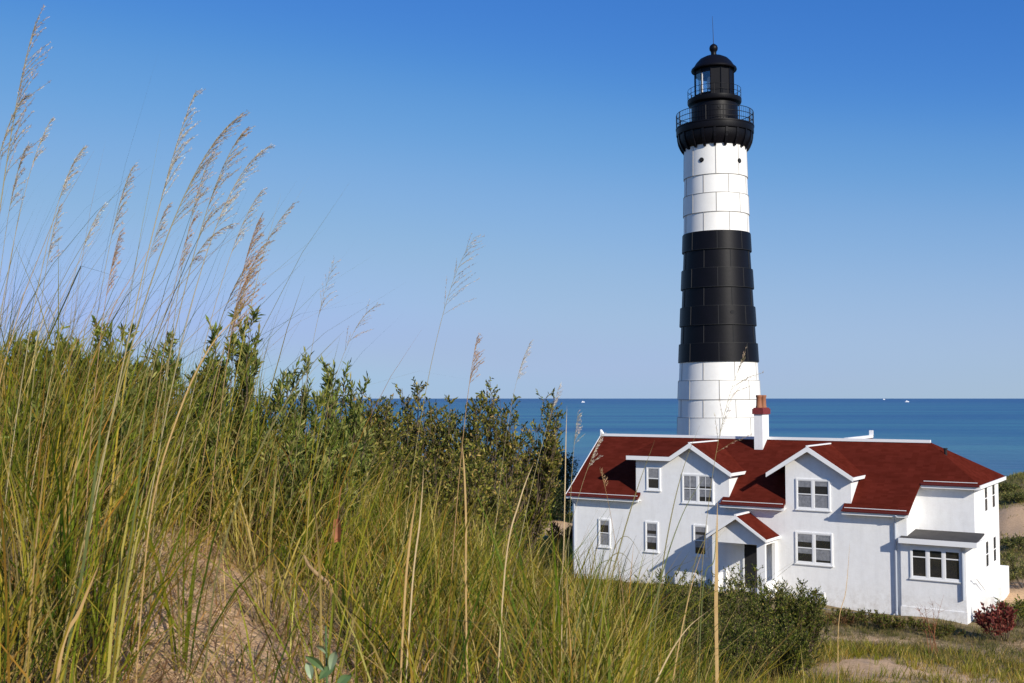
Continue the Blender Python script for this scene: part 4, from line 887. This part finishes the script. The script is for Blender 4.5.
# broad single blades and straws seen against the house
def straw(bx_, pts_px, Y, wd, colr, label, flat=True):
    if len(pts_px) == 2:      # base, control, tip of a bent blade
        b_ = Vector(gp(bx_, Y, -.03)); q_ = [curve(b_, at(*pts_px[0], Y), at(*pts_px[1], Y), 5)[k] for k in range(1, 6)]
        pts_px = q_
    base = Vector(gp(bx_, Y, -.03)); e = [p if isinstance(p, Vector) else at(p[0], p[1], Y + p[2]) for p in pts_px]; ctrl = [base] + e
    # Catmull-Rom through the control points
    P = [ctrl[0]] + ctrl + [ctrl[-1]]; pts = []
    for i in range(1, len(P) - 2):
        for k in range(6):
            t = k / 6; a, b, c, d = P[i - 1], P[i], P[i + 1], P[i + 2]
            pts.append(.5 * ((2 * b) + (c - a) * t + (2 * a - 5 * b + 4 * c - d) * t * t + (3 * b - a - 3 * c + d) * t ** 3))
    pts.append(ctrl[-1]); n_ = len(pts); m = MB(); rows = []
    for i, p in enumerate(pts):
        t = i / (n_ - 1); d = (pts[min(i + 1, n_ - 1)] - pts[max(0, i - 1)]).normalized(); sd = d.cross(Vector((0, 1, .1))).normalized()
        w_ = wd * .52 * (.8 + .3 * math.sin(t * PI)) * (1 if t < .6 else max(.04, 1 - ((t - .6) / .4) ** 1.5)) / 2
        rows.append([m.bm.verts.new(p - base - sd * w_), m.bm.verts.new(p - base + Vector((0, w_ * .5, 0))), m.bm.verts.new(p - base + sd * w_), m.bm.verts.new(p - base - Vector((0, w_ * .12, 0)))])
    for a, b in zip(rows, rows[1:]):
        for k in range(4): m.bm.faces.new((a[k], a[(k + 1) % 4], b[(k + 1) % 4], b[k]))
    o = m.build('grass_blade', bladem[colr], None, smooth=True); o.location = base; tag(o, label, 'grass blade', 'single grass blades')
bladem = dict(green=mat('green_blade', (.12, .14, .035), .5, noise=(3, (.07, .09, .02), .2)), straw=mat('straw_blade', (.5, .34, .14), .6, noise=(8, (.36, .22, .08), .2)), pale=mat('pale_blade', (.6, .46, .26), .6, noise=(8, (.42, .3, .15), .2)), olive=mat('olive_blade', (.17, .15, .04), .5, noise=(3, (.1, .09, .03), .2)))
straw(716, [(716.5, 640, 0), (716.5, 575, 0), (717.5, 500, 0)], 3.4, .020, 'straw', 'thick tan straw standing upright in front of the porch')
straw(398, [(404, 610, 0), (410, 540, 0), (418, 485, 0)], 3.2, .011, 'straw', 'tan straw with thick pointed head in the lower middle grass')
straw(402, [(412, 590, 0), (420, 520, 0), (424, 465, 0)], 3.3, .008, 'pale', 'pale straw rising beside the tan pointed one')
straw(470, [(466, 600, 0), (466, 520, 0), (464, 466, 0), (462, 445, 0)], 3.6, .011, 'straw', 'tan upright straw in the grass below the rim bushes')
straw(492, [(505, 570, 0), (520, 500, 0), (534, 462, 0)], 3.6, .008, 'pale', 'pale leaning straw crossing the dark far trees')
straw(560, [(562, 600, 0), (564, 540, 0), (566, 440, 0), (567, 405, 0)], 3.8, .006, 'pale', 'very thin pale straw along the left corner of the house')
straw(560, [(612, 545), (655, 440)], 3.6, .008, 'olive', 'long olive blade crossing the two left ground floor windows')
straw(640, [(652, 520), (700, 425)], 3.8, .007, 'olive', 'long olive blade running up across the paired dormer windows')
straw(622, [(648, 540), (708, 472)], 3.6, .007, 'green', 'green blade leaning right below the paired dormer windows')
straw(572, [(590, 470), (641, 578)], 3.3, .006, 'olive', 'arched blade low on the wall between the two left windows')
straw(556, [(575, 492), (632, 578)], 3.4, .006, 'green', 'lower arched blade at the left foot of the house wall')
straw(592, [(598, 452), (645, 562)], 3.5, .005, 'olive', 'blade bent over sharply beside the leftmost window')
straw(668, [(680, 505), (718, 540)], 3.7, .005, 'olive', 'short arched blade in front of the third window')
straw(648, [(674, 620), (706, 540)], 3.4, .006, 'straw', 'straw leaning across the dark bushes left of the porch')
straw(600, [(648, 640), (711, 609)], 3.0, .007, 'pale', 'pale broken straw slanting up right over the dark bushes')
straw(110, [(116, 640, 0), (128, 560, 0), (140, 470, 0), (150, 330, 0)], 2.9, .012, 'green', 'broad green blade rising through the left sand patch')
straw(60, [(68, 650, 0), (84, 560, 0), (98, 450, 0), (108, 350, 0)], 2.8, .014, 'green', 'broadest green blade of the left foreground')
straw(205, [(208, 640, 0), (220, 560, 0), (250, 470, 0), (300, 380, 0), (345, 330, 0)], 3.0, .009, 'olive', 'long leaning blade crossing the bare sand towards the upright shrub')
straw(55, [(60, 660, 0), (80, 610, 0), (100, 562, 0)], 2.5, .014, 'straw', 'thick dry straw lying slanted in the lower left corner')
straw(140, [(150, 520, 0), (180, 410, 0), (215, 340, 0), (255, 305, 0)], 3.2, .008, 'straw', 'tan blade leaning right in the thick left grass')
straw(690, [(702, 600, 0), (714, 560, 0), (716, 520, 0)], 3.9, .006, 'green', 'green blade just left of the thick tan straw')
straw(835, [(838, 640, 0), (846, 590, 0), (850, 540, 0)], 7, .008, 'straw', 'thin bare straw before the blank wall right of the paired windows')

# bare reddish twigs in front of the sunroom
e = empty('bare_twigs', gp(928, 40)); tag(e, 'leafless reddish twigs in front of the sunroom windows', 'twigs')
for k in range(5):
    m = MB(); b0 = Vector((random.uniform(-.2, .2), 0, -.05)); dx = random.uniform(-.9, 1.1)
    pts = curve(b0, b0 + Vector((dx * .2, 0, 1.2)), b0 + Vector((dx, random.uniform(-.3, .3), random.uniform(1.6, 2.4))), 10); m.tube(pts, [.014 * (1 - .8 * i / 10) for i in range(11)], 5)
    for j in range(12):
        i = random.randint(2, 9); d = Vector((random.uniform(-1, 1), random.uniform(-.5, .5), random.uniform(.3, 1))).normalized(); m.tube([pts[i], pts[i] + d * random.uniform(.15, .4)], [.006, .002], 3)
    m.build('twig', M['rust'], e)
# milkweed with pale broad leaves at the bottom
mk = at(328, 690, 2.6); e = empty('milkweed_plant', gp(328, 2.6, -.02)); mz = mk.z - e.location.z; tag(e, 'small plant with broad pale grey green leaves at the bottom edge', 'plant')
ML = mat('milkweed_leaf', (.30, .38, .24), .5, noise=(12, (.22, .30, .17), .2)); MD = mat('milkweed_leaf_dark', (.08, .14, .05), .5)
m = MB(); m.tube([(0, 0, 0), (.01, 0, mz * .6), (.0, 0, mz + .15)], [.005, .004, .002], 6); m.build('stem', M['leaf'] if False else MD, e)
for k, (dx, dz, L_, w_, az_, mt) in enumerate(((-.03, .06, .06, .02, -.15, ML), (.015, .08, .07, .02, .22, ML), (.005, .12, .05, .014, -.35, ML), (-.01, .06, .06, .02, .6, MD), (.0, .08, .07, .02, -.6, MD), (-.045, .03, .05, .022, -.7, ML), (.03, .04, .06, .02, .6, MD))):
    m = MB(); rows = []
    for i in range(9):
        t = i / 8; ww = w_ * math.sin(PI * min(1, t * .96 + .02)) ** .8 / 2 + .0006; c = Vector((dx + math.sin(az_) * L_ * t, -.02 - .02 * t * (k % 3), mz - .03 + dz + math.cos(az_) * L_ * t - .02 * t * t))
        sd = Vector((math.cos(az_), -.3, -math.sin(az_))); rows.append([m.bm.verts.new(c - sd * ww), m.bm.verts.new(c + Vector((0, .004, 0))), m.bm.verts.new(c + sd * ww)])
    for a, b in zip(rows, rows[1:]):
        for q in (0, 1): m.bm.faces.new((a[q], a[q + 1], b[q + 1], b[q]))
    m.build('leaf', mt, e, smooth=True)
# curled root and rust coloured leaf
p0 = gp(318, 4.0); m = MB(); path = [at(a, b, Y) - Vector(p0) for a, b, Y in ((304, 556, 3.95), (309, 566, 3.9), (318, 575, 3.88), (327, 582, 3.88), (331, 592, 3.9), (330, 604, 3.95))]
m.tube(path, [.004, .006, .007, .006, .006, .003], 8); o = m.build('curled_root', M['drift'], None, smooth=True); o.location = p0; tag(o, 'curled pale tan root sticking out of the sand below the rust coloured leaf', 'root')
p0 = at(337, 530, 4.7); m = MB(); rows = []
for i in range(7):
    t = i / 6; w_ = .019 * (.75 + .25 * math.sin(PI * t)); rows.append([m.bm.verts.new((-w_, .01 * math.sin(3 * t), .045 - .1 * t)), m.bm.verts.new((0, .016, .047 - .1 * t)), m.bm.verts.new((w_, -.006, .05 - .1 * t))])
for a, b in zip(rows, rows[1:]):
    for q in (0, 1): m.bm.faces.new((a[q], a[q + 1], b[q + 1], b[q]))
m.tube([(0, .016, .045), (.005, .02, .1), (.01, .03, .18)], .002, 4)
o = m.build('dead_leaf', M['rust'], None, smooth=True); o.location = p0; tag(o, 'rust brown dead leaf hanging in the green shrub above the sand', 'leaf')
